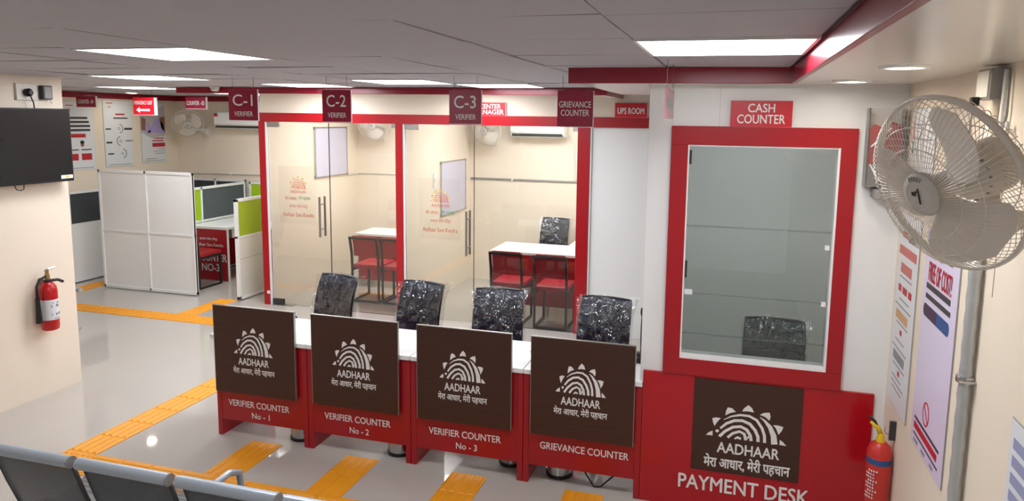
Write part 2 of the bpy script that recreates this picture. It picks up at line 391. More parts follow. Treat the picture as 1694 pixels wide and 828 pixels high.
for nm, x0, x1, lb in (('window_1', -4.528, -3.668, 'fixed clear glass pane of the left cabin'), ('window_2', -2.728, -1.57, 'fixed clear glass pane of the right cabin')):
    g = link(nm, MB().box(x0, x1, YG, YG + .012, .004, 2.225), GLASSC); g['kind'] = 'structure'; g['label'] = lb
    link('edge_strip', MB().box(x0 - .004, x0 + .0, YG - .001, YG + .013, .004, 2.225), DKMET, g)
    link('patch_fitting', MB().box(x1 - .05, x1, YG - .012, YG + .024, 2.18, 2.226), STEEL, g)

# ---- cash booth
BX0, BX1 = -.468, XR; WX0, WX1, WZ0, WZ1 = -.24, .562, .925, 2.172
bw = MB()
bw.box(BX0, WX0, YC + .02, YC + .10, 0, 2.507).box(WX1, BX1, YC + .02, YC + .10, .82, 2.507).box(WX0, WX1, YC + .02, YC + .10, WZ1, 2.507).box(WX0, WX1, YC + .02, YC + .10, 0, WZ0)
bw.box(WX1, BX1, YC + .02, YC + .10, 0, .82)
booth = struct('wall_booth_front', bw, WHITE, 'white panelled front wall of the cash booth')
link('panel_joint', MB().box(-.078, -.074, YC + .0185, YC + .02, 2.28, 2.507), WOFF, booth)
link('panel_joint', MB().box(-.335, -.331, YC + .0185, YC + .02, 2.28, 2.507), WOFF, booth)
struct('wall_booth_side', MB().box(BX0, BX0 + .06, YC + .10, 5.55, 0, 2.507), WHITE, 'white side wall of the cash booth')
struct('wall_booth_back', MB().box(BX0, XR, 5.55, 5.62, 0, 2.507), WHITE, 'white back wall of the cash booth')
fr = struct('trim_6', MB().box(-.335, .645, YC - .012, YC + .02, WZ1, 2.277).box(-.335, .645, YC - .012, YC + .02, .826, WZ0).box(-.335, WX0, YC - .012, YC + .02, WZ0, WZ1).box(WX1, .645, YC - .012, YC + .02, WZ0, WZ1), RED, 'broad red frame around the cash window', bev=.002)
rv = MB().box(WX0, WX0 + .008, YC - .008, YC + .10, WZ0, WZ1).box(WX1 - .012, WX1, YC - .008, YC + .10, WZ0, WZ1).box(WX0 + .008, WX1 - .012, YC - .008, YC + .10, WZ0, WZ0 + .018).box(WX0 + .008, WX1 - .012, YC - .004, YC + .10, WZ1 - .008, WZ1)
link('white_reveal', rv, WHITE, fr)
win = link('window_3', MB().box(WX0 + .008, WX1 - .012, YC + .040, YC + .046, 1.70, WZ1 - .008), GLASST); win['kind'] = 'structure'; win['label'] = 'tinted glass of the cash window in stacked panes'
link('pane', MB().box(WX0 + .008, WX1 - .012, YC + .048, YC + .054, 1.30, 1.708), GLASST, win)
link('pane', MB().box(WX0 + .008, WX1 - .012, YC + .040, YC + .046, 1.06, 1.308), GLASST, win)
link('pane', MB().box(WX0 + .008, WX1 - .012, YC + .048, YC + .054, WZ0 + .018, 1.068), GLASST, win)
for z in (1.70, 1.305, 1.064): link('pane_edge', MB().box(WX0 + .008, WX1 - .012, YC + .0385, YC + .040, z, z + .004), ACRYL, win)
for x, z in ((WX1 - .03, 1.62), (WX1 - .03, 1.30)): link('clip', MB().box(x - .012, x + .012, YC + .03, YC + .055, z - .012, z + .012), WHITE, win)
for x, z0, z1 in ((WX0 + .014, 2.06, 2.14), (WX0 + .014, 1.40, 1.50)): link('hinge', MB().tube([(x, YC + .03, z0), (x, YC + .03, z1)], .006, 8), DKMET, win)
link('paper_tag', MB().box(WX0 + .01, WX0 + .055, YC + .030, YC + .038, 1.30, 1.33), PAPER, win)

# ================================================================== LAMPS
def panel_lamp(i, j, label, seen=True):
    cx = -.045 - GX * i; cy = 2.85 + GY * j - (.34 if j == 7 else 0)
    t = thing('ceiling_panel_lamp', label, 'ceiling light', (cx, cy, CEIL), group='square ceiling panel lamps')
    a, b_ = GX / 2 - .003, GY / 2 - .003; q = .014
    link('frame', MB().box(-a, a, -b_, -b_ + q, -.006, .03).box(-a, a, b_ - q, b_, -.006, .03).box(-a, -a + q, -b_ + q, b_ - q, -.006, .03).box(a - q, a, -b_ + q, b_ - q, -.006, .03), WHITE, t)
    link('diffuser', MB().box(-a + q, a - q, -b_ + q, b_ - q, -.002, .006), LAMP, t)
for (i, j), lb in {(0, 0): 'large bright square ceiling lamp beside the red soffit corner', (4, 0): 'large bright ceiling lamp at the upper left, nearest the camera',
                   (7, 3): 'narrow looking ceiling lamp above the emergency exit sign', (4, 4): 'ceiling lamp between the hanging C-2 and C-3 signs',
                   (6, 5): 'ceiling lamp just above the C-2 sign by the red bulkhead', (3, 5): 'ceiling lamp right of the C-3 sign by the red bulkhead',
                   (10, 6): 'farthest thin bright ceiling lamp at the left, before the posters', (2, -4): 'added unseen ceiling lamp behind the camera over the waiting area',  # the lamp behind the camera is an added fill for the near area
                   (7, 9): 'added unseen ceiling lamp in the left glass cabin beside its whiteboard', (6, 9): 'added unseen ceiling lamp in the left glass cabin above the desk', (4, 9): 'added unseen ceiling lamp in the right glass cabin beside its whiteboard', (3, 9): 'added unseen ceiling lamp in the right glass cabin above the desk',  # cabin lamps added out of view to brighten the cabin interiors
                   (7, 7): 'added ceiling lamp hidden behind the bulkhead before the left cabin door', (4, 7): 'added ceiling lamp hidden behind the bulkhead before the right cabin door',  # both added out of sight to brighten the wall strip and header
                   (10, 9): 'ceiling lamp over the cubicle with the red desk'}.items():
    panel_lamp(i, j, lb)
def downlight(x, y, z, label):
    t = thing('downlight', label, 'ceiling light', (x, y, z), group='round downlights')
    link('trim_ring', MB().lathe([(.055, -.001), (.062, -.010), (.085, -.008), (.088, 0)], 28, caps=False), WHITE, t, smooth=True)
    link('lens', MB().lathe([(.056, -.004), (.056, -.0015)], 28), SPOT, t)
downlight(.575, 2.80, 2.507, 'round downlight in white soffit nearer the camera, above the fan')
downlight(.535, 3.70, 2.507, 'round downlight in white soffit close to the cash booth wall')
downlight(-8.2, 8.2, CEIL, 'round downlight in the tile ceiling near the left wall posters')
t = thing('ceiling_panel_lamp', 'small added ceiling lamp, unseen inside the cash booth', 'ceiling light', (.2, 4.75, 2.507), group='square ceiling panel lamps')  # added fill lamp, out of view, lifts the dim booth interior
link('frame', MB().box(-.16, .16, -.16, -.145, -.012, 0).box(-.16, .16, .145, .16, -.012, 0).box(-.16, -.145, -.145, .145, -.012, 0).box(.145, .16, -.145, .145, -.012, 0), WHITE, t)
link('diffuser', MB().box(-.145, .145, -.145, .145, -.008, -.001), LAMP, t)
dn = thing('smoke_detector', 'small white round smoke detector under the red bulkhead', 'smoke detector', (-5.19, 6.25, CEIL))
link('base', MB().lathe([(.05, -.012), (.052, 0)], 20), WHITE, dn); link('sensor_dome', MB().lathe([(.012, -.045), (.03, -.042), (.04, -.03), (.042, -.012)], 20), WOFF, dn, smooth=True)

# ================================================================== TACTILE PATHS
TT = .246
def tmesh(kind):
    m = MB().box(-TT / 2 + .0015, TT / 2 - .0015, -TT / 2 + .0015, TT / 2 - .0015, 0, .004)
    if kind == 'dots':
        for a in range(5):
            for b_ in range(5):
                m.lathe([(.016, .004), (.012, .008), (.004, .009)], 6, o=((a - 2) * .047, (b_ - 2) * .047, 0))
    else:
        for k in range(4):
            x = (k - 1.5) * .06
            n = len(m.v)
            m.add([(x - .018, -.112, .004), (x + .018, -.112, .004), (x + .018, .112, .004), (x - .018, .112, .004), (x - .011, -.107, .0085), (x + .011, -.107, .0085), (x + .011, .107, .0085), (x - .011, .107, .0085)],
                  [(4, 5, 6, 7), (0, 1, 5, 4), (1, 2, 6, 5), (2, 3, 7, 6), (3, 0, 4, 7)])
    q = m.mesh('tactile_tile'); q.materials.append(YEL); return q
TB, TD = tmesh('bars'), tmesh('dots')
def strip(label, x, y, dx, dy, n, dots=()):
    t = thing('tactile_path', label, 'tactile path', (x, y, 0), group='yellow tactile paths on the floor')
    for k in range(n):
        o = bpy.data.objects.new('tactile_tile', TD if k in dots else TB); C.objects.link(o); o.parent = t
        o.location = (dx * TT * k, dy * TT * k, 0); o.rotation_euler = (0, 0, 0 if dy else PI / 2)
YS = 3.462; XS = -4.178
strip('yellow tactile strip running back from the waiting chairs past the counters', XS, YS, 0, 1, 12, (0,))
strip('yellow tactile strip running crosswise in front of the counters', XS + TT, YS, 1, 0, 15)
for x, nm in ((-3.07, 'short yellow tactile branch leading to the leftmost red counter'), (-2.317, 'short yellow tactile branch leading to the second red counter'),
              (-1.545, 'short yellow tactile branch leading to the third red counter'), (-.783, 'short yellow tactile branch leading to the grievance counter')):
    strip(nm, x, YS + TT, 0, 1, 2)
strip('far yellow tactile strip crossing in front of the white partition', -8.03, 6.46, 1, 0, 16)
strip('yellow tactile branch turning toward the cubicle with the red desk', -6.0, 6.46 + TT, 0, 1, 3)
strip('yellow tactile strip passing left of the white partition', -8.03 - .15, 6.46 + TT, 0, 1, 4)

# ================================================================== COUNTERS
CXS = [-3.50, -2.75, -1.972, -1.195, -.448]
BX = [(-3.473, -2.822), (-2.688, -2.046), (-1.908, -1.267), (-1.137, -.494)]
CT = ['VERIFIER COUNTER\nNo - 1', 'VERIFIER COUNTER\nNo - 2', 'VERIFIER COUNTER\nNo - 3', 'GRIEVANCE COUNTER']
CL = ['leftmost red counter with white top and brown board, lettered verifier counter No - 1', 'second red counter from the left with brown board, lettered verifier counter No - 2',
      'third red counter from the left with brown board, lettered verifier counter No - 3', 'red counter with white top and brown board, lettered grievance counter']
for k in range(4):
    x0, x1 = CXS[k] + .002, CXS[k + 1] - .002; cx = (x0 + x1) / 2; wd = (x1 - x0) / 2
    t = thing('service_counter', CL[k], 'counter', (cx, YC, 0), group='red service counters in a row')
    link('side_panel', MB().box(-wd, -wd + .036, 0, .48, 0, .72), RED, t, bev=.002)
    link('side_panel', MB().box(wd - .036, wd, 0, .48, 0, .72), RED, t, bev=.002)
    link('front_panel', MB().box(-wd + .036, wd - .036, .004, .022, .122, .72), RED, t)
    link('worktop', MB().box(-wd - (.03 if k == 0 else 0), wd, -.012, .53, .72, .75), WHITE, t, bev=.003)
    bc = (BX[k][0] + BX[k][1]) / 2 - cx; bwid = (BX[k][1] - BX[k][0]) / 2
    bd = link('brown_board', MB().box(bc - bwid, bc + bwid, -.034, -.014, .345, .973), WENGE, t, bev=.002)
    link('board_edging', MB().box(bc - bwid - .003, bc + bwid + .003, -.0335, -.0145, .973, .977).box(bc + bwid, bc + bwid + .003, -.0335, -.0145, .345, .973).box(bc - bwid - .003, bc - bwid, -.0335, -.0145, .345, .973), STEEL, bd)
    y = -.0345
    emblem_set(bd, bc - .005, y, .638, .31, .425, WTXT, WTXT)
    text(bd, 'AADHAAR', .245, .05, bc - .005, y, .587, WTXT, .02)
    text(bd, HINDI, .335, .058, bc - .005, y, .520, WTXT, .022)
    lines = CT[k].split('\n')
    text(t, lines[0], .50 if k < 3 else .56, .046, bc - .005 + (.02 if k == 3 else 0), .003, .256 if k < 3 else .262, WTXT, .012)
    if k < 3: text(t, lines[1], .145, .042, bc + .01, .003, .176, WTXT, .012)
# payment desk
t = thing('payment_desk', 'red payment desk panel with dark emblem board under the cash window', 'desk', (.187, YC, 0))
link('front_panel', MB().box(-.635, .635, 0, .0195, 0, .823), REDP, t, bev=.002)
bd = link('brown_board', MB().box(-.334, .270, -.006, 0, .252, .812), WENGE, t)
emblem_set(bd, -.03, -.0065, .470, .445, .46, WTXT, WTXT)
text(bd, 'AADHAAR', .345, .062, -.015, -.0065, .408, WTXT, .022)
text(bd, HINDI, .48, .088, -.02, -.0065, .315, WTXT, .03)
text(t, 'PAYMENT DESK', .735, .088, -.035, -.001, .168, WTXT, .016)

# ================================================================== SIGNS
def hang_sign(x0, x1, z0, z1, y, m, lines, label, group, name='hanging_sign', wires=True, edge=WTXT, th=.012, top=CEIL, arrow=False):
    cx = (x0 + x1) / 2; wd = (x1 - x0) / 2
    t = thing(name, label, 'sign', (cx, y, z0), group=group)
    pn = link('panel', MB().box(-wd, wd, 0, th, 0, z1 - z0), m, t, bev=.001)
    link('panel_edge', MB().box(-wd - .001, wd + .004, .002, th - .001, -.005, 0).box(wd, wd + .004, .002, th - .001, 0, z1 - z0), edge, t)
    if wires:
        for s_ in (-1, 1):
            xx = s_ * wd * .72
            link('wire', MB().tube([(xx, th / 2, z1 - z0), (xx * .99, th / 2, (z1 + top) / 2 - z0), (xx, th / 2, top + .006 - z0)], .0014, 5), DKMET, t)
    for body, w_, h_, dx, dz, bo in lines: text(pn, body, w_, h_, dx, -.001, dz, WTXT, bo)
    if arrow:
        link('arrow', MB().prism([(-.11, .055), (-.055, .02), (-.055, .042), (.09, .042), (.09, .068), (-.055, .068), (-.055, .09)], -.0016, -.0004), WTXT, pn)
    return t
HG = 'maroon counter signs hanging from the ceiling'
for x0, x1, n_ in ((-3.703, -3.447, '1'), (-2.897, -2.665, '2'), (-1.902, -1.668, '3')):
    wd = x1 - x0
    hang_sign(x0, x1, 2.262, 2.492, 4.6, MAROON, [('C-' + n_, wd * .68, .085, 0, .150, .006), ('VERIFIER', wd * .64, .036, .005, .048, .003)], 'maroon hanging sign reading C-%s verifier' % n_, HG)
hang_sign(-1.131, -.891, 2.257, 2.490, 4.6, MAROON, [('GRIEVANCE', .215, .040, 0, .145, .004), ('COUNTER', .19, .040, 0, .090, .004)], 'maroon hanging sign reading grievance counter', HG)
SG = 'red door signs'
hang_sign(-2.80, -2.362, 2.335, 2.475, YG - .03, REDSIGN, [('CENTER', .24, .048, .045, .098, .02), ('MANAGER', .34, .048, .03, .038, .02)], 'red sign reading center manager on the red header', SG, 'door_sign', False)
hang_sign(-1.181, -.850, 2.335, 2.480, YG - .03, REDSIGN, [('UPS ROOM', .27, .062, 0, .066, .022)], 'red sign reading UPS room on the red header', SG, 'door_sign', False)
hang_sign(-.018, .306, 2.278, 2.420, YC - .008, REDSIGN, [('CASH', .14, .046, 0, .102, .014), ('COUNTER', .25, .048, 0, .042, .014)], 'red sign reading cash counter above the cash window', SG, 'door_sign', False)
hang_sign(-8.195, -7.885, 2.375, 2.512, 7.30, MAROON, [('COUNTER - 04', .25, .05, 0, .068, .02)], 'small maroon sign reading counter 04 in front of the posters', SG, 'hanging_sign', True, th=.03)
hang_sign(-6.50, -6.205, 2.372, 2.512, 7.30, MAROON, [('COUNTER - 03', .255, .05, 0, .066, .02)], 'small maroon sign reading counter 03 above the wall fan', SG, 'hanging_sign', True, th=.03)
hang_sign(-6.945, -6.64, 2.288, 2.492, 6.95, mat('exit_red_print', (228, 26, 44), .3), [('EMERGENCY EXIT', .265, .042, 0, .142, .02)], 'bright red emergency exit sign with white left arrow', SG, 'hanging_sign', True, th=.05, arrow=True)
t = thing('hanging_sign', 'translucent pinkish acrylic sign hanging edge-on before the cash booth', 'sign', (-.31, 3.58, 2.313))
link('panel', MB().box(-.003, .003, -.235, .235, 0, .148), PINKA, t)
link('white_stripe', MB().box(.003, .0035, -.20, .20, .05, .10), ACRYL, t)
for yy in (-.17, .17): link('wire', MB().tube([(0, yy, .148), (0, yy, CEIL + .006 - 2.313)], .0015, 5), ACRYL if yy > 9 else DKMET, t)

# ================================================================== OFFICE CHAIRS (wrapped in film)
def make_office_chair(label):
    t = thing('office_chair', label, 'chair', group='film-wrapped office chairs')
    # faces -Y; base at origin
    def back(u, v):
        x = (u - .5) * (.372 + .008 * math.sin(PI * v) - .006 * v); z = .555 + v * .425
        return (x, .20 + .10 * v + .035 * (2 * u - 1) ** 2 * -1 - .03 * math.sin(PI * v), z)
    bk = link('backrest', MB().surf(back, 12, 12, .03), MESHF, t, smooth='auto')
    rb = MB()
    for k in range(6):
        v = .12 + k * .15
        rb.tube([tuple(Vector(back(u / 8, v)) + Vector((0, -.004, 0))) for u in range(9)], .006, 5)
    link('back_rib', rb, BLACK, bk, smooth=True)
    fr_ = [back(0, v / 8) for v in range(9)] + [back(u / 8, 1) for u in range(1, 9)] + [back(1, v / 8) for v in range(7, -1, -1)]
    link('back_frame', MB().tube([(x, y + .015, z) for x, y, z in fr_], .014, 6), BLACK, t, smooth=True)
    ph = [random.uniform(0, 6.28) for _ in range(12)]
    def ridge(u, v):
        a = .0
        for k, (fu, fv, am) in enumerate(((17, 9, 1.0), (-13, 15, .9), (6, 31, .55), (29, -11, .6), (9, 4, 1.3), (41, 23, .35))):
            a += am * (abs(math.sin((fu * u + fv * v) * .62 + ph[k] + 1.3 * math.sin(3.1 * v + ph[k + 6]) + .8 * math.sin(4.3 * u))) - .5)
        return a * .0062
    def film(u, v, back_side=False):
        x0_, y0_, z0_ = back(u, v); s_ = 2 * u - 1; n_ = ridge(u + (.37 if back_side else 0), v)
        ear = .034 * max(0, (v - .72) / .28) * abs(s_) ** 5 * (1 if s_ > 0 else .55)
        sg = 1 if s_ > 0 else -1
        return (x0_ * 1.05 + .012 * sg * abs(s_) ** 3 + ear * sg + n_ * .3, y0_ - .017 - n_, .54 + (z0_ - .555) * 1.055 + .010 * math.sin(9 * u + ph[0]) * v + ear * .25)
    link('plastic_film', MB().surf(film, 44, 40), FILM, t, smooth=True)
    def film2(u, v):
        x0_, y0_, z0_ = film(1 - u, v, True); return (x0_, y0_ + .080, z0_)
    link('plastic_film', MB().surf(film2, 24, 20), FILM, t, smooth=True)
    link('seat', MB().slab([(-.22, -.24), (.22, -.24), (.24, -.05), (.22, .2), (-.22, .2), (-.24, -.05)], .43, .50), MESHF, t, bev=.025)
    link('back_bracket', MB().tube([(0, .05, .42), (0, .24, .43), (0, .27, .56), (0, .285, .70)], .02, 8), BLACK, t, smooth=True)
    for s_ in (-1, 1):
        link('armrest', MB().tube([(s_ * .24, .12, .44), (s_ * .29, .10, .50), (s_ * .29, .06, .64), (s_ * .285, -.16, .65)], .017, 8), BLACK, t, smooth=True)
    link('gas_lift', MB().lathe([(.028, .10), (.028, .27), (.018, .27), (.018, .43)], 14), BLACK, t)
    for k in range(5):
        a = 2 * PI * k / 5
        link('base_leg', MB().tube([(.02 * math.cos(a), .02 * math.sin(a), .11), (.27 * math.cos(a), .27 * math.sin(a), .07)], [.022, .014], 8), BLACK, t)
        link('castor', MB().lathe([(.028, -.02), (.03, 0), (.028, .02)], 12, axis='x', o=(.27 * math.cos(a), .27 * math.sin(a), .03)), BLACK, t)
    return t
ch = make_office_chair('dark film-wrapped office chair behind the leftmost red counter')
ch.location = (-3.155, 4.85, 0); ch.rotation_euler = (0, 0, -.20)
OG = 'film-wrapped office chairs'
dup(ch, (-2.385, 4.85, 0), -.16, 'dark film-wrapped office chair behind the second red counter from left', OG)
dup(ch, (-1.66, 4.83, 0), .10, 'dark film-wrapped office chair behind the third red counter from left', OG)
dup(ch, (-.872, 4.83, 0), -.08, 'dark film-wrapped office chair behind the grievance counter', OG)
dup(ch, (.325, 4.62, 0), -.03, 'dark film-wrapped office chair inside the cash booth', OG)
dup(ch, (-2.27, 8.88, 0), -.12, 'dark film-wrapped office chair behind the desk in the right cabin', OG)

# ================================================================== VISITOR CHAIRS
def make_visitor(label):
    t = thing('visitor_chair', label, 'chair', group='red visitor chairs')
    # faces +Y, rear at -Y
    W, D = .18, .205; q = .0125
    for s_ in (-1, 1):
        x = s_ * W
        link('side_frame', MB().box(x - q, x + q, -D - q, -D + q, 0, .46).box(x - q, x + q, D - q, D + q, 0, .42).box(x - q, x + q, -D + q, D - q, 0, 2 * q).box(x - q, x + q, -D + q, D - q, .395, .42), BLKFR, t, bev=.002)
        link('back_post', MB().tube([(x, -D, .45), (x, -D - .01, .62), (x, -D - .055, .83)], q, sq=True), BLKFR, t)
    link('cross_rail', MB().box(-W + q, W - q, -D - q, -D + q, 0, 2 * q), BLKFR, t)
    link('cross_rail', MB().box(-W + q, W - q, D - q, D + q, .395, .42), BLKFR, t)
    link('top_rail', MB().box(-W - q, W + q, -D - .055 - q, -D - .055 + q, .805, .83), BLKFR, t)
    def bk(u, v): return ((u - .5) * .33, -D + .012 - .01 * 0 - .05 * v ** 1.6, .58 + v * .26)
    link('backrest', MB().surf(bk, 6, 6, .035), REDCU, t, bev=.006)
    link('seat', MB().box(-W - .005, W + .005, -D + .03, D + .03, .42, .475), REDCU, t, bev=.014)
    return t
vc = make_visitor('red visitor chair with black frame, left of two in the right cabin')
vc.location = (-2.37, 7.60, 0)
VG = 'red visitor chairs'
dup(vc, (-1.848, 7.56, 0), 0, 'red visitor chair with black frame, nearest the right red post', VG)
dup(vc, (-4.325, 7.95, 0), 0, 'red visitor chair with black frame, left of two in the left cabin', VG)
dup(vc, (-3.91, 7.95, 0), 0, 'red visitor chair half hidden by the middle red post', VG)
dup(vc, (-6.875, 7.82, 0), 0, 'red visitor chair before the red desk, half behind white partition', VG)

# ================================================================== CABIN DESKS
def cabin_desk(name_label, x0, x1, y0, y1, ret=None):
    cx = (x0 + x1) / 2; wd = (x1 - x0) / 2
    t = thing('office_desk', name_label, 'desk', (cx, y0, 0), group='white topped red desks')
    dp = y1 - y0
    link('desktop', MB().box(-wd, wd, 0, dp, .715, .745), WHITE, t, bev=.003)
    link('modesty_panel', MB().box(-wd + .03, wd - .02, .05, .07, .10, .715), RED, t)
    link('side_panel', MB().box(-wd + .005, -wd + .03, .02, dp - .02, 0, .715), WHITE, t)
    link('side_panel', MB().box(wd - .02, wd, .02, dp - .02, 0, .715), WHITE, t)
    if ret: link('return_top', MB().box(wd - .35, wd, dp, dp + ret, .715, .745), WHITE, t, bev=.003)
    return t
cabin_desk('white topped red desk in the right cabin', -2.735, -1.56, 7.86, 8.50, .6)
cabin_desk('white topped red desk in the left cabin', -4.87, -3.67, 8.44, 8.98)

# ================================================================== CUBICLES
def partition(label, loc, rz, length, h, bays, lower, low_h=.79, group='low cubicle partitions', split=None, upper_gap=.035, feet=False):
    """screen in local XZ, faces -Y, x from 0 to length"""
    t = thing('cubicle_partition', label, 'partition', loc, rz, group)
    th = .045
    link('top_rail', MB().box(0, length, 0, th, h - upper_gap, h), WHITE, t, bev=.002)
    link('bottom_rail', MB().box(0, length, 0, th, .015, .05), WHITE, t)
    link('mid_rail', MB().box(0, length, .002, th - .002, low_h - .012, low_h + .012), WHITE, t)
    xs = [0] + [b_[0] for b_ in bays]
    x = 0
    for w_, m_ in bays:
        link('stile', MB().box(x, x + .03, .0, th, .015, h), WHITE, t, bev=.002)
        link('upper_panel', MB().box(x + .03, x + w_, .012, th - .012, low_h + .012, h - upper_gap), m_, t)
        link('lower_panel', MB().box(x + .03, x + w_, .012, th - .012, .05, low_h - .012), lower, t)
        if split: link('panel_groove', MB().box(x + .03, x + w_,   .010, .012, split, split + .004), GREYP, t)
        x += w_
    link('stile', MB().box(length - .03, length, -.001, th + .001, .015, h), WHITE, t, bev=.002)
    return t
partition('tall white double partition panel left of the cubicle entrance', (-7.95, 7.32, 0), 0, 1.465, 1.575, [(.735, WHITE), (.73, WHITE)], WHITE, .78)
link_gp = partition('lime topped partition beside the leftmost red post', (-5.82, 7.30, 0), PI / 2, 2.05, 1.275, [(.68, OLIVEL), (.68, OLIVEL), (.69, OLIVEL)], WOFF, .80, split=.52)
partition('lime and grey partition behind the red cubicle desk', (-7.27, 7.72, 0), PI / 2, 1.62, 1.275, [(.66, LIME), (.96, GREYF)], WHITE, .79)
partition('far partition with lime panel behind the red cubicle desk', (-7.22, 9.36, 0), 0, 1.36, 1.275, [(.68, LIME), (.68, LIME)], WHITE, .79)
partition('charcoal and white partition along the back wall', (-8.42, 9.36, 0), 0, 1.12, 1.30, [(.56, DKGREYF), (.56, DKGREYF)], WHITE, .79)
partition('charcoal and white low partition under the left wall posters', (-8.50, 6.2, 0), PI / 2, 3.05, 1.25, [(1.15, DKGREYF), (.95, DKGREYF), (.95, DKGREYF)], WHITE, .80)
t = thing('office_desk', 'red desk with white top lettered counter no-3 in the cubicle', 'desk', (-6.95, 8.137, 0), group='white topped red desks')
link('desktop', MB().box(-.315, .30, -.01, 1.10, .725, .76), WHITE, t, bev=.003)
fp = link('front_panel', MB().box(-.31, .285, 0, .025, .01, .725), RED, t)
link('front_edging', MB().box(.285, .297, -.002, .027, 0, .725), WHITE, t)
text(fp, SEVA, .30, .05, -.02, -.001, .585, WTXT, .012); text(fp, 'Aadhaar Seva Kendra', .46, .045, -.01, -.001, .505, WTXT, .012)
text(fp, 'COUNTER', .50, .10, .02, -.001, .325, WTXT, .022); text(fp, 'NO-3', .29, .10, .0, -.001, .185, WTXT, .022)
link('back_panel', MB().box(-.31, -.29, .03, 1.08, .05, .725), RED, t)
link('end_panel', MB().box(-.31, .285, 1.06, 1.085, 0, .725), RED, t)
dr = link('drawer', MB().box(.0, .27, .12, .62, .60, .72), GREYP, t); link('drawer_front', MB().box(.27, .285, .12, .62, .60, .72), WOFF, dr)
link('footrest', MB().tube([(.1, .05, .14), (.1, 1.05, .14)], .014, 8), BLACK, t)

# ================================================================== WALL FANS
def make_fan(label, loc, rz, head, yaw, tilt, spin=0., detail=True):
    """loc on the wall, local -Y points into the room; head = local offset of the guard rim centre"""
    t = thing('wall_fan', label, 'fan', loc, rz, 'white wall fans')
    Rg = .22; rot = (tilt, 0, yaw)
    R3 = Matrix.Rotation(yaw, 3, 'Z') @ Matrix.Rotation(tilt, 3, 'X')
    def fp_(r, side):       # guard profile: axial position (forward positive)
        u = min(1, max(0, (r - .05) / (Rg - .05)))
        return side * ((.078 if side > 0 else .095) * math.sqrt(max(0, 1 - u ** 2.6)))
    for side, nm, n_, r_in in ((1, 'front_guard', 96, .055), (-1, 'rear_guard', 60, .06)):
        g = MB()
        for k in range(n_):
            a = 2 * PI * k / n_; pth = []
            for q in range(9):
                r = r_in + (Rg - r_in) * math.sin(q / 8 * PI / 2); aa = a + (.20 * (r - r_in) / Rg if side > 0 else -.25 * (r - r_in) / Rg)
                pth.append((r * math.cos(aa), -fp_(r, side), r * math.sin(aa)))
            g.tube(pth, .00105, 4)
        for r in ((.115, .165) if side > 0 else (.12, .17)):
            g.tube([(r * math.cos(q * PI / 24), -fp_(r, side), r * math.sin(q * PI / 24)) for q in range(48)], .0016, 4, closed=True)
        link(nm, g, WIREM, t, head, rot, smooth=True)
    link('guard_rim', MB().lathe([(Rg - .003, -.009), (Rg + .004, -.010), (Rg + .006, 0), (Rg + .004, .010), (Rg - .003, .009), (Rg - .003, -.009)], 64, axis='-y', caps=False), FANW, t, head, rot, smooth=True)
    for k in range(3):
        a0 = spin + 2 * PI * k / 3
        def bl(u, v):
            r = .030 + .172 * v
            wv = .34 + .46 * math.sin(min(1, v * 1.25) * PI / 2); tip = math.sqrt(max(0, 1 - max(0, (v - .55) / .45) ** 2.4)); wv *= max(tip, .02)
            s_ = (2 * u - 1) * wv; aa = a0 + s_ + .30 * v
            return (r * math.cos(aa), -.018 + .055 * s_ * (.6 + .4 * v) * 1.0, r * math.sin(aa))
        link('blade', MB().surf(bl, 12, 18, .0025), FANB, t, head, rot, smooth='auto')
    link('hub', MB().lathe([(.034, -.02), (.036, .03), (.02, .045)], 24, axis='-y'), FANW, t, head, rot, smooth='auto')
    cap = link('hub_cap', MB().lathe([(.055, .066), (.057, .074), (.050, .084), (.036, .089), (.034, .087), (.012, .088)], 36, axis='-y'), FANC, t, head, rot, smooth='auto')
    sl = MB()
    for k in range(5):
        a = PI * .5 + .45 - k * .2
        sl.tube([(.038 * math.cos(a), -.0895, .038 * math.sin(a)), (.048 * math.cos(a), -.0858, .048 * math.sin(a))], .0022, 5)
    link('vent_slot', sl, GREYP, cap)
    lg = MB().ribbon([(.006, .020, .004), (.006, -.020, .004)], -.0905).ribbon([(-.012, .010, .005), (-.014, .003, .005), (-.006, .001, .005), (-.004, .009, .005), (.0, .012, .004)], -.0905)
    link('logo_mark', lg, BLACK, cap)
    link('motor_housing', MB().lathe([(.03, -.035), (.058, -.05), (.07, -.075), (.07, -.15), (.055, -.18), (.02, -.19)], 32, axis='-y'), FANW, t, head, rot, smooth='auto')
    slot = MB()
    for k in range(18):
        a = 2 * PI * k / 18
        slot.box(.064 * math.cos(a) - .003, .064 * math.cos(a) + .003, .060, .066, .064 * math.sin(a) - .003, .064 * math.sin(a) + .003)
    link('motor_vent', slot, GREYP, t, head, rot)
    mc = Vector(head) + R3 @ Vector((0, .12, 0))
    link('neck', MB().tube([tuple(mc + Vector((0, 0, -.03))), tuple(mc + Vector((0, .02, -.12))), (0, -.045, mc.z - .15)], [.03, .026, .03], 12), FANW, t, smooth=True)
    zb = mc.z - .15
    link('wall_bracket', MB().box(-.06, .06, -.03, 0, zb - .11, zb + .07).prism([(-.04, zb - .06), (.04, zb - .06), (.04, zb + .03), (-.04, zb + .03)], -.07, -.03), FANW, t, bev=.006)
    link('pull_cord', MB().tube([tuple(mc + Vector((.03, .03, -.05))), tuple(mc + Vector((.032, .03, -.32)))], .0012, 5), PIPEC, t)
    return t
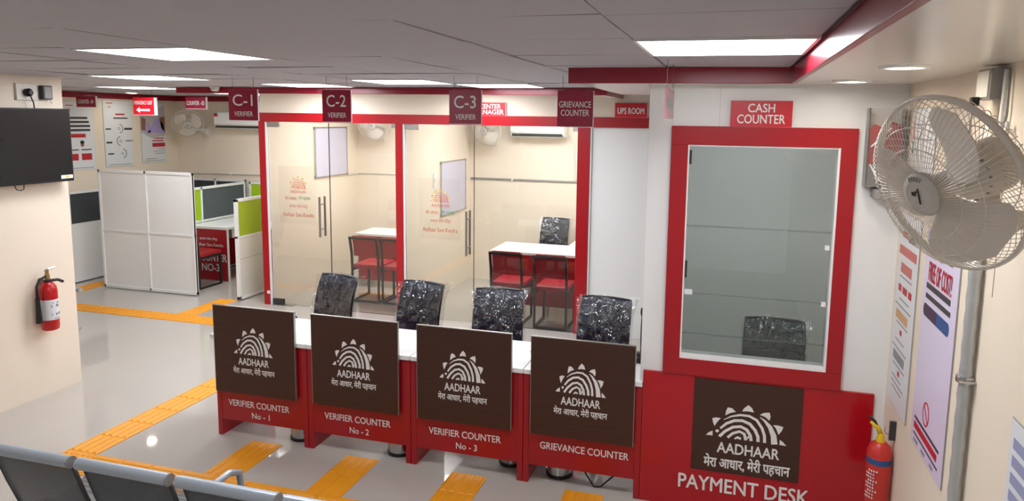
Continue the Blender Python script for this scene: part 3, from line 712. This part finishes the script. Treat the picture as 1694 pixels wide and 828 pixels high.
# near fan: head centre (.512,1.933,2.159); wall at x=.88 ; rz=-90: local x -> -Y, local y -> +X
FWY = 2.08; FZ = 2.15
make_fan('large white wall fan on the right wall, nearest the camera', (XR, FWY, FZ), -PI / 2, (FWY - 1.933, .512 - XR, 2.159 - FZ), math.radians(29.65), math.radians(19.4), spin=.84)
make_fan('small white wall fan on the back wall left of the air conditioner', (-8.02, YB, 2.12), 0, (-.10, -.30, .04), math.radians(38), math.radians(20), spin=.2)
make_fan('white wall fan seen through the left cabin glass', (-4.98, YB, 2.17), 0, (.02, -.28, .02), math.radians(10), math.radians(12), spin=.5)
make_fan('white wall fan seen through the right cabin glass', (-3.25, YB, 2.15), 0, (.0, -.28, .0), math.radians(-8), math.radians(14), spin=.9)

# ================================================================== AIR CONDITIONERS
def aircon(label, x0, x1, z0, z1):
    cx = (x0 + x1) / 2; wd = (x1 - x0) / 2; hh = z1 - z0
    t = thing('air_conditioner', label, 'air conditioner', (cx, YB, z0), group='white split air conditioners')
    prof = [(0, 0), (0, hh), (-.17, hh), (-.21, hh - .03), (-.215, .08), (-.19, .03), (-.12, 0)]
    m = MB(); n = len(prof); vs = [(-wd, y, z) for y, z in prof] + [(wd, y, z) for y, z in prof]
    m.add(vs, [tuple(range(n)), tuple(range(n, 2 * n))] + [(i, (i + 1) % n, (i + 1) % n + n, i + n) for i in range(n)])
    link('casing', m, WHITE, t, bev=.01)
    link('outlet_slot', MB().box(-wd + .03, wd - .03, -.213, -.12, .012, .05), DKMET, t)
    link('flap', MB().add([(-wd + .04, -.219, .075), (wd - .04, -.219, .075), (wd - .04, -.205, .028), (-wd + .04, -.205, .028), (-wd + .04, -.213, .077), (wd - .04, -.213, .077), (wd - .04, -.199, .03), (-wd + .04, -.199, .03)],
         [(0, 1, 2, 3), (7, 6, 5, 4), (0, 4, 5, 1), (1, 5, 6, 2), (2, 6, 7, 3), (3, 7, 4, 0)]), WOFF, t)
    link('badge', MB().box(-wd + .012, -wd + .075, -.217, -.212, hh - .085, hh - .035), INKR, t)
    return t
aircon('white split air conditioner behind the C-1 sign', -7.72, -6.90, 2.09, 2.36)
aircon('white split air conditioner seen through the right cabin glass', -2.93, -2.17, 2.06, 2.30)

# ================================================================== CONDUITS
def conduit(label, path, r=.012, m=GREYP, clips=()):
    t = thing('conduit', label, 'conduit', path[0], group='surface conduits')
    p0 = Vector(path[0])
    link('pipe', MB().tube([tuple(Vector(p) - p0) for p in path], r, 8), m, t, smooth='auto')
    for c in clips: 
        q = Vector(c) - p0
        link('clip', MB().box(q.x - .012, q.x + .012, q.y - r - .004, q.y + r, q.z - r - .006, q.z + r + .006), WHITE, t)
    return t
conduit('grey conduit on the back wall behind the cubicles', [(-8.58, YB - .014, 1.375), (-5.46, YB - .014, 1.40)], .014, WOFF, [(-7.6, YB - .014, 1.383), (-6.4, YB - .014, 1.392)])
conduit('grey conduit around the corner of the left cabin', [(-5.365, 9.15, 1.465), (-5.365, YB - .014, 1.475), (-3.66, YB - .014, 1.475)], .013, WOFF, [(-4.7, YB - .014, 1.475)])
conduit('grey conduit across the right cabin back wall', [(-3.57, YB - .014, 1.46), (-1.56, YB - .014, 1.46)], .013, GREYP, [(-2.95, YB - .014, 1.46)])
conduit('white drain pipe dropping from the cabin air conditioner', [(-2.13, YB - .016, 2.10), (-2.08, YB - .016, 1.95), (-2.06, YB - .016, 1.475)], .015, WOFF, [])

# ================================================================== WHITEBOARDS
def whiteboard(label, x, y0, y1, z0, z1):
    t = thing('whiteboard', label, 'whiteboard', (x, (y0 + y1) / 2, (z0 + z1) / 2), PI / 2, 'whiteboards in the cabins')
    a = (y1 - y0) / 2; b_ = (z1 - z0) / 2
    link('board', MB().box(-a, a, -.016, -.002, -b_, b_), WBRD, t)
    link('frame', MB().box(-a - .012, a + .012, -.022, 0, b_, b_ + .016).box(-a - .012, a + .012, -.022, 0, -b_ - .016, -b_).box(-a - .012, -a, -.022, 0, -b_, b_).box(a, a + .012, -.022, 0, -b_, b_), SILV, t)
    for u in (-1, 1):
        for v in (-1, 1): link('corner_cap', MB().box(u * a - .02, u * a + .02, -.025, 0, v * b_ - .02, v * b_ + .02), GREYP, t, bev=.006)
    return t
whiteboard('whiteboard seen through the left cabin glass', -5.378, 8.33, 9.12, 1.49, 2.14)
whiteboard('whiteboard behind the emblem on the right cabin glass door', -3.578, 8.36, 9.20, 1.06, 1.73)
sw = thing('switch_plate', 'small white switch plate beside the right cabin whiteboard', 'switch', (-3.578, 8.17, 1.52), PI / 2)
link('plate', MB().box(-.04, .04, -.012, 0, -.09, .09), WHITE, sw, bev=.004); link('rocker', MB().box(-.015, .015, -.018, -.012, -.03, .03), WOFF, sw)

# ================================================================== POSTERS
def poster(label, x, y, z0, w_, h_, rz, m, group, th=.006):
    t = thing('poster', label, 'poster', (x, y, z0), rz, group)
    link('sheet', MB().box(-w_ / 2, w_ / 2, -th, 0, 0, h_), m, t)
    link('edge', MB().box(-w_ / 2 - .002, w_ / 2 + .002, -th * .8, -th * .2, -.003, h_ + .003), GREYP, t)
    return t
def prints(t, nm, m, rects, y=-.0062):
    q = MB()
    for r in rects: q.rect(r[0], r[1], r[2], r[3], y)
    return link(nm, q, m, t)
def lines(x0, x1, z, n, dz, h_, jit=.15):
    return [(x0 + random.uniform(0, jit) * .15, x1 - random.uniform(0, jit) * (x1 - x0), z - k * dz - h_, z - k * dz) for k in range(n)]
LG = 'information posters on the left wall'
LX = XL + .001
def minilogo(t, x, z, s_):
    link('printed_logo', emblem(s_, s_)[1], ORNG, t, (x, -.0064, z)); prints(t, 'printed_heading', ORNG, [(x - .05, x + .06, z + .055, z + .07)])
p = poster('white poster with red pills and boxes, leftmost on the left wall', LX, 7.665, 1.525, .47, .93, PI / 2, PAPER, LG)
minilogo(p, -.13, .81, .07)
prints(p, 'printed_text', INK, lines(-.19, .19, .72, 4, .055, .030)); prints(p, 'printed_pill', INKR, [(-.16, .10, .44, .49)])
prints(p, 'printed_bar', INK, [(-.20, -.02, .265, .28), (.02, .18, .265, .28)]); prints(p, 'printed_box', INKR, [(-.21, -.03, .13, .22), (.02, .18, .13, .22)])
av = MB(); av.prism([(.04 + .028 * math.cos(k * PI / 6), .345 + .034 * math.sin(k * PI / 6)) for k in range(12)], -.0075, -.0062); link('printed_portrait', av, SKIN, p)
av = MB(); av.prism([(.04 + .032 * math.cos(k * PI / 6), .375 + .025 * math.sin(k * PI / 6)) for k in range(12)], -.0085, -.0062); link('printed_hair', av, BLACK, p)
prints(p, 'printed_footer', INKG, [(-.2, .2, .02, .028)])
p = poster('white poster with three round badges, in the middle of the left wall', LX, 8.315, 1.54, .49, .94, PI / 2, PAPER, LG)
minilogo(p, -.14, .84, .07)
prints(p, 'printed_heading', INKR, [(-.04, .12, .735, .755)]); prints(p, 'printed_text', INK, [(-.08, .17, .68, .70), (-.22, -.13, .525, .545), (.10, .24, .52, .55), (-.22, -.12, .33, .355), (.11, .24, .355, .367), (-.20, -.1, .17, .19)])
for cx_, cz_, s_ in ((.01, .54, 1), (.03, .36, -1), (.05, .18, 1)):
    bd_ = MB().ribbon([(cx_ + s_ * .065 * math.cos(a), cz_ + .065 * math.sin(a), .014) for a in [-1.4 + k * .28 for k in range(11)]], -.0064)
    link('printed_badge', bd_, INKG, p); bd_ = MB().ribbon([(cx_ + .018 * math.cos(k * PI / 6), cz_ + .018 * math.sin(k * PI / 6), .008) for k in range(13)], -.0064)
    link('printed_ring', bd_, INKG, p)
prints(p, 'printed_footer', INKG, [(-.2, .2, .02, .028)])
p = poster('white poster with a lilac picture, right of the three on the left wall', LX, 8.955, 1.56, .47, .91, PI / 2, PAPER, LG)
pic = MB().prism([(-.235, .46), (-.10, .40), (.0, .36), (.235, .42), (.235, .86), (-.235, .72)], -.0075, -.0062); link('printed_picture', pic, mat('ink_pale_grey', (196, 192, 196), .5), p)
pv = MB().prism([(-.12, .46), (.22, .44), (.20, .58), (.10, .68), (.0, .60), (-.06, .50)], -.0085, -.0062).prism([(-.14, .44), (-.05, .44), (-.07, .60), (-.13, .58)], -.0085, -.0062); link('printed_lilac_shape', pv, INKV, p)
pk = MB().prism([(-.23, .50), (-.15, .48), (-.14, .66), (-.22, .70)], -.0085, -.0062).prism([(.16, .52), (.232, .46), (.232, .70), (.13, .68)], -.0085, -.0062); link('printed_dark_shape', pk, SKIN, p)
prints(p, 'printed_text', INKR, [(-.02, .2, .40, .415), (.0, .2, .36, .375), (-.03, .19, .32, .338)]); prints(p, 'printed_box', INKR, [(-.03, .22, .235, .295)])
prints(p, 'printed_line', INKG, [(.08, .22, .20, .207), (-.02, .22, .165, .172), (.02, .22, .13, .137), (-.17, .04, .05, .06), (-.2, .2, .02, .027)])
RG = 'information posters on the right wall'; RX = XR - .001
p = poster('white right wall poster with salmon, tan and grey pills', RX, 3.845, .85, .40, 1.0, -PI / 2, PAPER, RG)
prints(p, 'printed_heading', INKR, [(-.13, -.02, .88, .91)]); prints(p, 'printed_word', INK, [(.0, .14, .87, .90)])
prints(p, 'printed_pill', INKP, [(-.18, .17, .79, .835), (-.12, .10, .70, .75)]); prints(p, 'printed_pill', INKO, [(-.15, .09, .455, .50)]); prints(p, 'printed_pill', INKG, [(-.14, .09, .24, .285)])
prints(p, 'printed_text', INKR, [(-.14, -.08, .60, .635), (-.05, .04, .60, .635), (.07, .13, .60, .635), (-.04, .0, .385, .41), (-.02, .02, .175, .20)])
prints(p, 'printed_line', INKG, [(-.13, .11, .675, .681), (-.10, .09, .56, .566), (-.18, .14, .525, .531), (-.13, .11, .435, .441), (-.12, .06, .345, .351), (-.18, .12, .305, .311), (-.13, .11, .215, .221), (-.13, .06, .15, .156), (-.14, .11, .12, .126), (-.12, .08, .09, .096)])
p = poster('lilac right wall poster lettered free of cost', RX, 3.275, .845, .50, 1.0, -PI / 2, LILAC, RG)
text(p, 'Book an Appointment', .32, .05, .0, -.0062, .905, INK, .012)
text(p, 'FREE OF COST!', .34, .085, .0, -.0062, .815, INKR, .02)
prints(p, 'printed_text', INK, [(-.19, .17, .735, .76), (-.19, .18, .69, .712)])
pl = MB().prism([(-.19 + .02 * math.cos(a), .635 + .028 * math.sin(a)) for a in [PI / 2 + k * PI / 6 for k in range(7)]] + [(.0, .607), (.0, .663)], -.0076, -.0062); link('printed_pill', pl, INKN, p)
pl = MB().prism([(.0, .607)] + [(.16 + .02 * math.cos(a), .635 + .028 * math.sin(a)) for a in [-PI / 2 + k * PI / 6 for k in range(7)]] + [(.0, .663)], -.0076, -.0062); link('printed_pill', pl, INKB, p)
rg = MB().ribbon([(-.03 + .045 * math.cos(k * PI / 10), .20 + .05 * math.sin(k * PI / 10), .008) for k in range(21)], -.0064).ribbon([(-.06, .23, .008), (.0, .17, .008)], -.0064); link('printed_seal', rg, INKR, p)
prints(p, 'printed_text', INKR, [(-.2, .17, .075, .105)]); prints(p, 'printed_text', INKN, [(-.2, .19, .12, .132), (-.2, .19, .048, .056)]); prints(p, 'printed_footer', INKG, [(-.19, -.12, .016, .03), (-.06, .0, .016, .03), (.08, .13, .016, .03)])
p = poster('blue grey ruled sheet at the right edge near the camera', RX, 2.12, .55, .56, .86, -PI / 2, PAPER, RG)
prints(p, 'printed_rule', mat('ink_pale_blue', (150, 156, 190), .5), [(-.25, .25, .06 + .055 * k, .06 + .055 * k + .035) for k in range(14)])
p = poster('small white notice high on the right wall behind the fan guard', RX, 3.75, 2.08, .42, .30, -PI / 2, PAPER, RG)
prints(p, 'printed_line', INKG, [(-.16, .16, .22, .226), (-.16, .16, .15, .156), (.0, .006, .04, .26)]); prints(p, 'printed_mark', ORNG, [(-.19, -.17, .15, .24)]); prints(p, 'printed_mark', GRNV, [(-.19, -.17, .08, .14)])

# ================================================================== TELEVISION, SOCKETS
t = thing('television', 'black flat television hung on the cream left wall', 'television', (-5.33, 4.09, 1.745), PI / 2)
link('body', MB().box(-.49, .49, -.115, -.065, 0, .585), BLACK, t, bev=.006)
link('screen', MB().box(-.478, .478, -.118, -.115, .022, .575), BLKGL, t)
link('energy_sticker', MB().box(.37, .475, -.1195, -.118, .024, .052), PAPER, t); link('sticker_mark', MB().box(.41, .44, -.1205, -.1195, .03, .046), YELV, t)
link('wall_mount', MB().box(-.2, .2, -.065, 0, .2, .42), DKMET, t)
link('cable_loop', MB().tube([(.02, -.06, .0), (.03, -.07, -.035), (.06, -.075, -.045), (.09, -.07, -.035), (.10, -.06, .0)], .004, 6), BLACK, t, smooth=True)
t = thing('power_socket', 'white socket with black plug above the television', 'socket', (-5.33, 4.30, 2.45), PI / 2)
link('plate', MB().box(-.08, .09, -.02, 0, -.06, .07), WOFF, t, bev=.004); pg = link('plug', MB().lathe([(.030, 0), (.032, .03), (.018, .05)], 14, axis='-y', o=(.0, -.02, .0)), BLACK, t, smooth='auto')
link('plug_cord', MB().tube([(0, -.055, -.02), (.02, -.06, -.08), (.035, -.05, -.18)], .005, 6), BLACK, t, smooth=True)
t = thing('junction_box', 'dark grey junction box beside the socket above the television', 'junction box', (-5.33, 4.46, 2.46), PI / 2)
link('box', MB().box(-.045, .035, -.05, 0, -.06, .05), DKMET, t, bev=.004); link('lid', MB().box(-.035, .025, -.054, -.05, -.05, .04), GREYP, t)
link('wire', MB().tube([(.02, -.03, -.06), (.04, -.03, -.09)], .002, 5), BLACK, t)

# ================================================================== EXTINGUISHERS
t = thing('fire_extinguisher', 'red fire extinguisher with white label on the left cream wall', 'extinguisher', (-5.33, 4.31, .555), PI / 2)
link('cylinder', MB().lathe([(.05, 0), (.06, .008), (.064, .03), (.064, .32), (.058, .355), (.036, .388), (.022, .398)], 28, o=(0, -.075, 0)), EXTR, t, smooth='auto')
lb = link('label_sheet', MB().lathe([(.0648, .09), (.0648, .255)], 28, o=(0, -.075, 0), caps=False), PAPER, t, smooth=True)
mk = MB()
for dx, dz, w_, h_ in ((-.03, .19, .02, .025), (.005, .195, .02, .02), (-.03, .125, .014, .018), (0, .125, .014, .018), (.025, .13, .012, .018), (-.02, .225, .05, .008), (-.01, .10, .04, .006)):
    a = dx / .065; mk.box(dx, dx + w_, -.075 - .0652 * math.cos(a) - .0015, -.075 - .0652 * math.cos(a) + .004, dz, dz + h_)
link('label_print', mk, INKG, lb)
link('neck_collar', MB().lathe([(.03, .392), (.032, .41), (.024, .415)], 18, o=(0, -.075, 0)), BLACK, t)
link('valve', MB().lathe([(.018, .41), (.02, .445), (.014, .46), (.014, .49)], 14, o=(0, -.075, 0)), BRASS, t, smooth='auto')
link('handle', MB().tube([(-.02, -.075, .485), (.0, -.09, .50), (.055, -.10, .505)], .007, 6), SILV, t)
link('lever', MB().tube([(.0, -.09, .405), (.07, -.10, .40), (.11, -.105, .375)], .012, 8), BLACK, t, smooth=True)
link('hose', MB().tube([(-.02, -.08, .44), (-.07, -.08, .43), (-.10, -.08, .37), (-.10, -.08, .28)], .010, 8), BLACK, t, smooth=True)
link('discharge_horn', MB().tube([(-.10, -.08, .28), (-.098, -.08, .08)], [.016, .024], 12), BLACK, t, smooth='auto')
link('wall_hook', MB().box(-.015, .015, -.02, 0, .36, .42), SILV, t)
t = thing('fire_extinguisher', 'faded red fire extinguisher with yellow handle beside the payment desk', 'extinguisher', (XR, 3.83, .32), -PI / 2)
link('cylinder', MB().lathe([(.04, 0), (.052, .008), (.06, .03), (.06, .30), (.05, .335), (.028, .355)], 28, o=(0, -.068, 0)), EXTS, t, smooth='auto')
lb = link('label_band', MB().lathe([(.0606, .245), (.0606, .275)], 28, o=(0, -.068, 0), caps=False), INKB, t, smooth=True)
mk = MB()
for k in range(9):
    z = .21 - k * .018; a0 = .35 if k % 3 else .6
    for q in range(4): 
        a = a0 + q * .22; mk.box(.0604 * math.sin(a), .0604 * math.sin(a) + .010, -.068 - .0604 * math.cos(a) - .002, -.068 - .0604 * math.cos(a) + .003, z, z + .006)
link('label_print', mk, PAPER, t); 
link('valve', MB().lathe([(.022, .352), (.018, .38), (.014, .40)], 14, o=(0, -.068, 0)), YELP, t)
link('handle', MB().tube([(0, -.068, .39), (.0, -.085, .43), (0, -.12, .455)], [.013, .012, .008], 8), YELP, t, smooth=True)
link('lever', MB().tube([(0, -.072, .40), (0, -.10, .46), (0, -.13, .485)], .007, 6), BLACK, t, smooth=True)
link('pull_ring', MB().tube([(0, -.03 + .022 * math.cos(k * PI / 8), .42 + .022 * math.sin(k * PI / 8)) for k in range(16)], .002, 5, closed=True), SILV, t, smooth=True)
link('wall_hook', MB().box(-.008, .008, -.03, 0, .37, .47), DKMET, t)

# ================================================================== RIGHT WALL FITTINGS
t = thing('insulated_pipe', 'silver wrapped vertical pipe on the right wall', 'pipe', (XR - .026, 2.79, 0))
link('wrapping', MB().tube([(0, 0, .01 + k * .0455) for k in range(41)], [.0205 + .003 * (k % 2) for k in range(41)], 14), INSUL, t, smooth=True)
link('bare_pipe', MB().tube([(0, 0, 1.83), (.004, 0, 1.95), (.008, 0, 2.37)], .02, 12), PIPEC, t, smooth=True)
link('clamp', MB().lathe([(.030, 1.38), (.032, 1.385), (.032, 1.40), (.030, 1.405)], 18), SILV, t); link('clamp_bolt', MB().tube([(-.03, -.035, 1.39), (.03, -.035, 1.39)], .005, 6), SILV, t)
t = thing('switch_box', 'grey and white switch box with plug near the ceiling above the fan', 'switch', (XR, 2.80, 2.40), -PI / 2)
link('box', MB().box(-.06, .07, -.055, 0, -.01, .095), GREYP, t, bev=.004); link('front_plate', MB().box(-.052, .062, -.060, -.055, -.002, .087), WOFF, t, bev=.002)
link('plug', MB().box(-.03, .0, -.085, -.06, -.03, .0), BLACK, t, bev=.003)
link('plug_cord', MB().tube([(-.015, -.075, -.03), (-.03, -.075, -.08), (-.06, -.065, -.14), (-.1, -.05, -.17)], .004, 6), GREYP, t, smooth=True)
t = thing('cable_bundle', 'white looped cable on the right wall beside the switch box', 'cable', (XR - .012, 2.72, 2.22))
link('cable', MB().tube([(0, 0, .27), (0, .01, .1), (0, .0, .0), (-.01, -.05, -.04), (-.015, -.09, .02), (-.01, -.08, .09), (-.005, -.05, .06)], .008, 8), WHITE, t, smooth=True)
link('cable', MB().tube([(0, -.03, .27), (0, -.035, .12), (-.008, -.02, .02), (-.015, -.06, -.06), (-.02, -.12, -.06)], .005, 8), GREYP, t, smooth=True)
# acrylic box right of the red frame
t = thing('suggestion_box', 'clear acrylic box with red and grey print right of the cash window frame', 'box', (.765, YC + .02, 1.945))
link('shell', MB().box(-.085, .085, -.10, -.096, .03, .44).box(-.085, -.081, -.096, -.002, .03, .44).box(.081, .085, -.096, -.002, .03, .44), ACRYL, t)
link('grey_insert', MB().box(-.078, .078, -.094, -.01, .034, .15), GREYP, t)
link('red_insert', MB().prism([(-.078, .15), (.078, .15), (.078, .35), (.03, .37), (-.02, .34), (-.05, .355), (-.078, .33)], -.094, -.01), REDSIGN, t)
link('white_swoosh', MB().ribbon([(-.07, .24, .006), (-.03, .28, .010), (.02, .34, .006)], -.101).ribbon([(-.07, .15, .006), (-.03, .08, .010), (.0, .05, .006)], -.101), WTXT, t)
link('base_wedge', MB().box(-.04, .085, -.11, 0, -.03, .02), GREYP, t, bev=.003)

# ================================================================== BINS, CABLES, MICROPHONE
def bin_(label, x, y):
    t = thing('waste_bin', label, 'bin', (x, y, 0), group='steel waste bins under the counters')
    link('body', MB().lathe([(.082, .012), (.088, .14), (.092, .24)], 24, caps=False), SILV, t, smooth=True)
    link('base_ring', MB().lathe([(.08, 0), (.088, .0), (.09, .018), (.083, .02)], 24), BLACK, t)
    link('rim', MB().tube([(.093 * math.cos(k * PI / 12), .093 * math.sin(k * PI / 12), .24) for k in range(24)], .006, 6, closed=True), BLACK, t, smooth=True)
for x, y, lb in ((-2.89, 4.24, 'steel waste bin under the leftmost red counter'), (-2.12, 4.24, 'steel waste bin under the second red counter from left'),
                 (-1.335, 4.33, 'steel waste bin under the third red counter from left'), (-.99, 4.27, 'steel waste bin under the grievance counter')): bin_(lb, x, y)
tag(link('power_cable', MB().tube([(-.90, 4.33, .13), (-.80, 4.20, .06), (-.74, 4.16, .006), (-.70, 4.17, .006), (-.62, 4.22, .07), (-.52, 4.33, .14)], .006, 6), BLACK, smooth=True), 'black cable sagging to the floor under the grievance counter', 'cable')
t = thing('gooseneck_microphone', 'black gooseneck microphone on the grievance counter by the cash booth', 'microphone', (-.515, 4.50, .75))
link('base', MB().box(-.05, .03, -.085, .06, 0, .035), BLACK, t, bev=.008); link('switch_knob', MB().lathe([(.014, .035), (.012, .05)], 12, o=(-.01, -.02, 0)), DKMET, t)
link('neck', MB().tube([(0, .03, .03), (-.002, .03, .13), (.0, .02, .23), (.006, -.01, .30)], .006, 8), BLACK, t, smooth=True)
link('capsule', MB().tube([(.006, -.01, .295), (.007, -.014, .31), (.008, -.018, .345), (.008, -.02, .352)], [.009, .014, .014, .006], 12), BLACK, t, smooth=True)
for k, (x, y, lb) in enumerate(((-2.78, 4.42, 'black cable end on the white top between counters one and two'), (-2.02, 4.40, 'thin cable end on the white top between counters two and three'), (-1.24, 4.36, 'thin cable end on the white top between counters three and four'))):
    tag(link('cable_end', MB().tube([(x, y + .06, .754), (x + .02, y + .02, .756), (x + .055, y, .754)], .004, 6), DKMET, smooth=True), lb, 'cable')

# ================================================================== WAITING BENCH
def make_bench(label, loc, X0, arms, legs, group='grey metal waiting benches'):
    bench = thing('waiting_bench', label, 'bench', loc, group=group)
    for k, x in enumerate(X0):
        x1 = x + .475
        def bk(u, v, x=x, x1=x1): return (x + .02 + (x1 - x - .04) * u, .135 - .125 * v - .012 * math.sin(PI * v), .42 + .365 * v)
        sb = link('seat_back', MB().surf(bk, 8, 10, .003), PERF, bench, smooth='auto')
        link('top_roll', MB().tube([(x, .0, .79), (x1, .0, .79)], .026, 14), BENCHL, sb, smooth='auto')
        link('roll_cap', MB().tube([(x1 - .001, 0, .79), (x1 + .006, 0, .79)], .0275, 14), GREYP, sb, smooth='auto')
        for xx in (x + .012, x1 - .012): link('back_edge', MB().tube([(xx, .135, .42), (xx, .07, .60), (xx, .012, .785)], .010, 8), DKMET, sb, smooth=True)
        def st(u, v, x=x, x1=x1): return (x + .02 + (x1 - x - .04) * u, .14 + .40 * v, .42 - .03 * math.sin(PI * min(1, v * 1.1)) + .02 * v)
        sp_ = link('seat_pan', MB().surf(st, 8, 10, 0), PERF, bench, smooth=True)
        link('front_roll', MB().tube([(x, .545, .435), (x1, .545, .435)], .022, 12), BENCHL, sp_, smooth='auto')
    for x in arms:
        link('armrest', MB().tube([(x, .10, .44), (x, .12, .60), (x, .18, .64), (x, .34, .65), (x, .41, .62), (x, .42, .54), (x, .38, .44)], .016, 10), BENCHL, bench, smooth=True)
    link('beam', MB().box(X0[0] - .03, X0[-1] + .50, .22, .28, .33, .39), DKMET, bench)
    for x in legs:
        link('leg', MB().tube([(x, .25, .36), (x, .25, .06)], .02, 8).tube([(x, -.03, .02), (x, .25, .06), (x, .55, .02)], .018, 8), BENCHL, bench, smooth='auto')
    return bench
make_bench('grey perforated metal waiting chairs joined in a row, seen from behind', (-2.17, 2.27, 0), [-1.02, -.502, .022, .535, 1.05], (-.011, 1.034), (-.75, .55, 1.3))
make_bench('grey metal waiting bench peeking out behind the cream left wall', (-7.50, 5.23, 0), [-.55, -.02, .43], (), (-.3, .86))
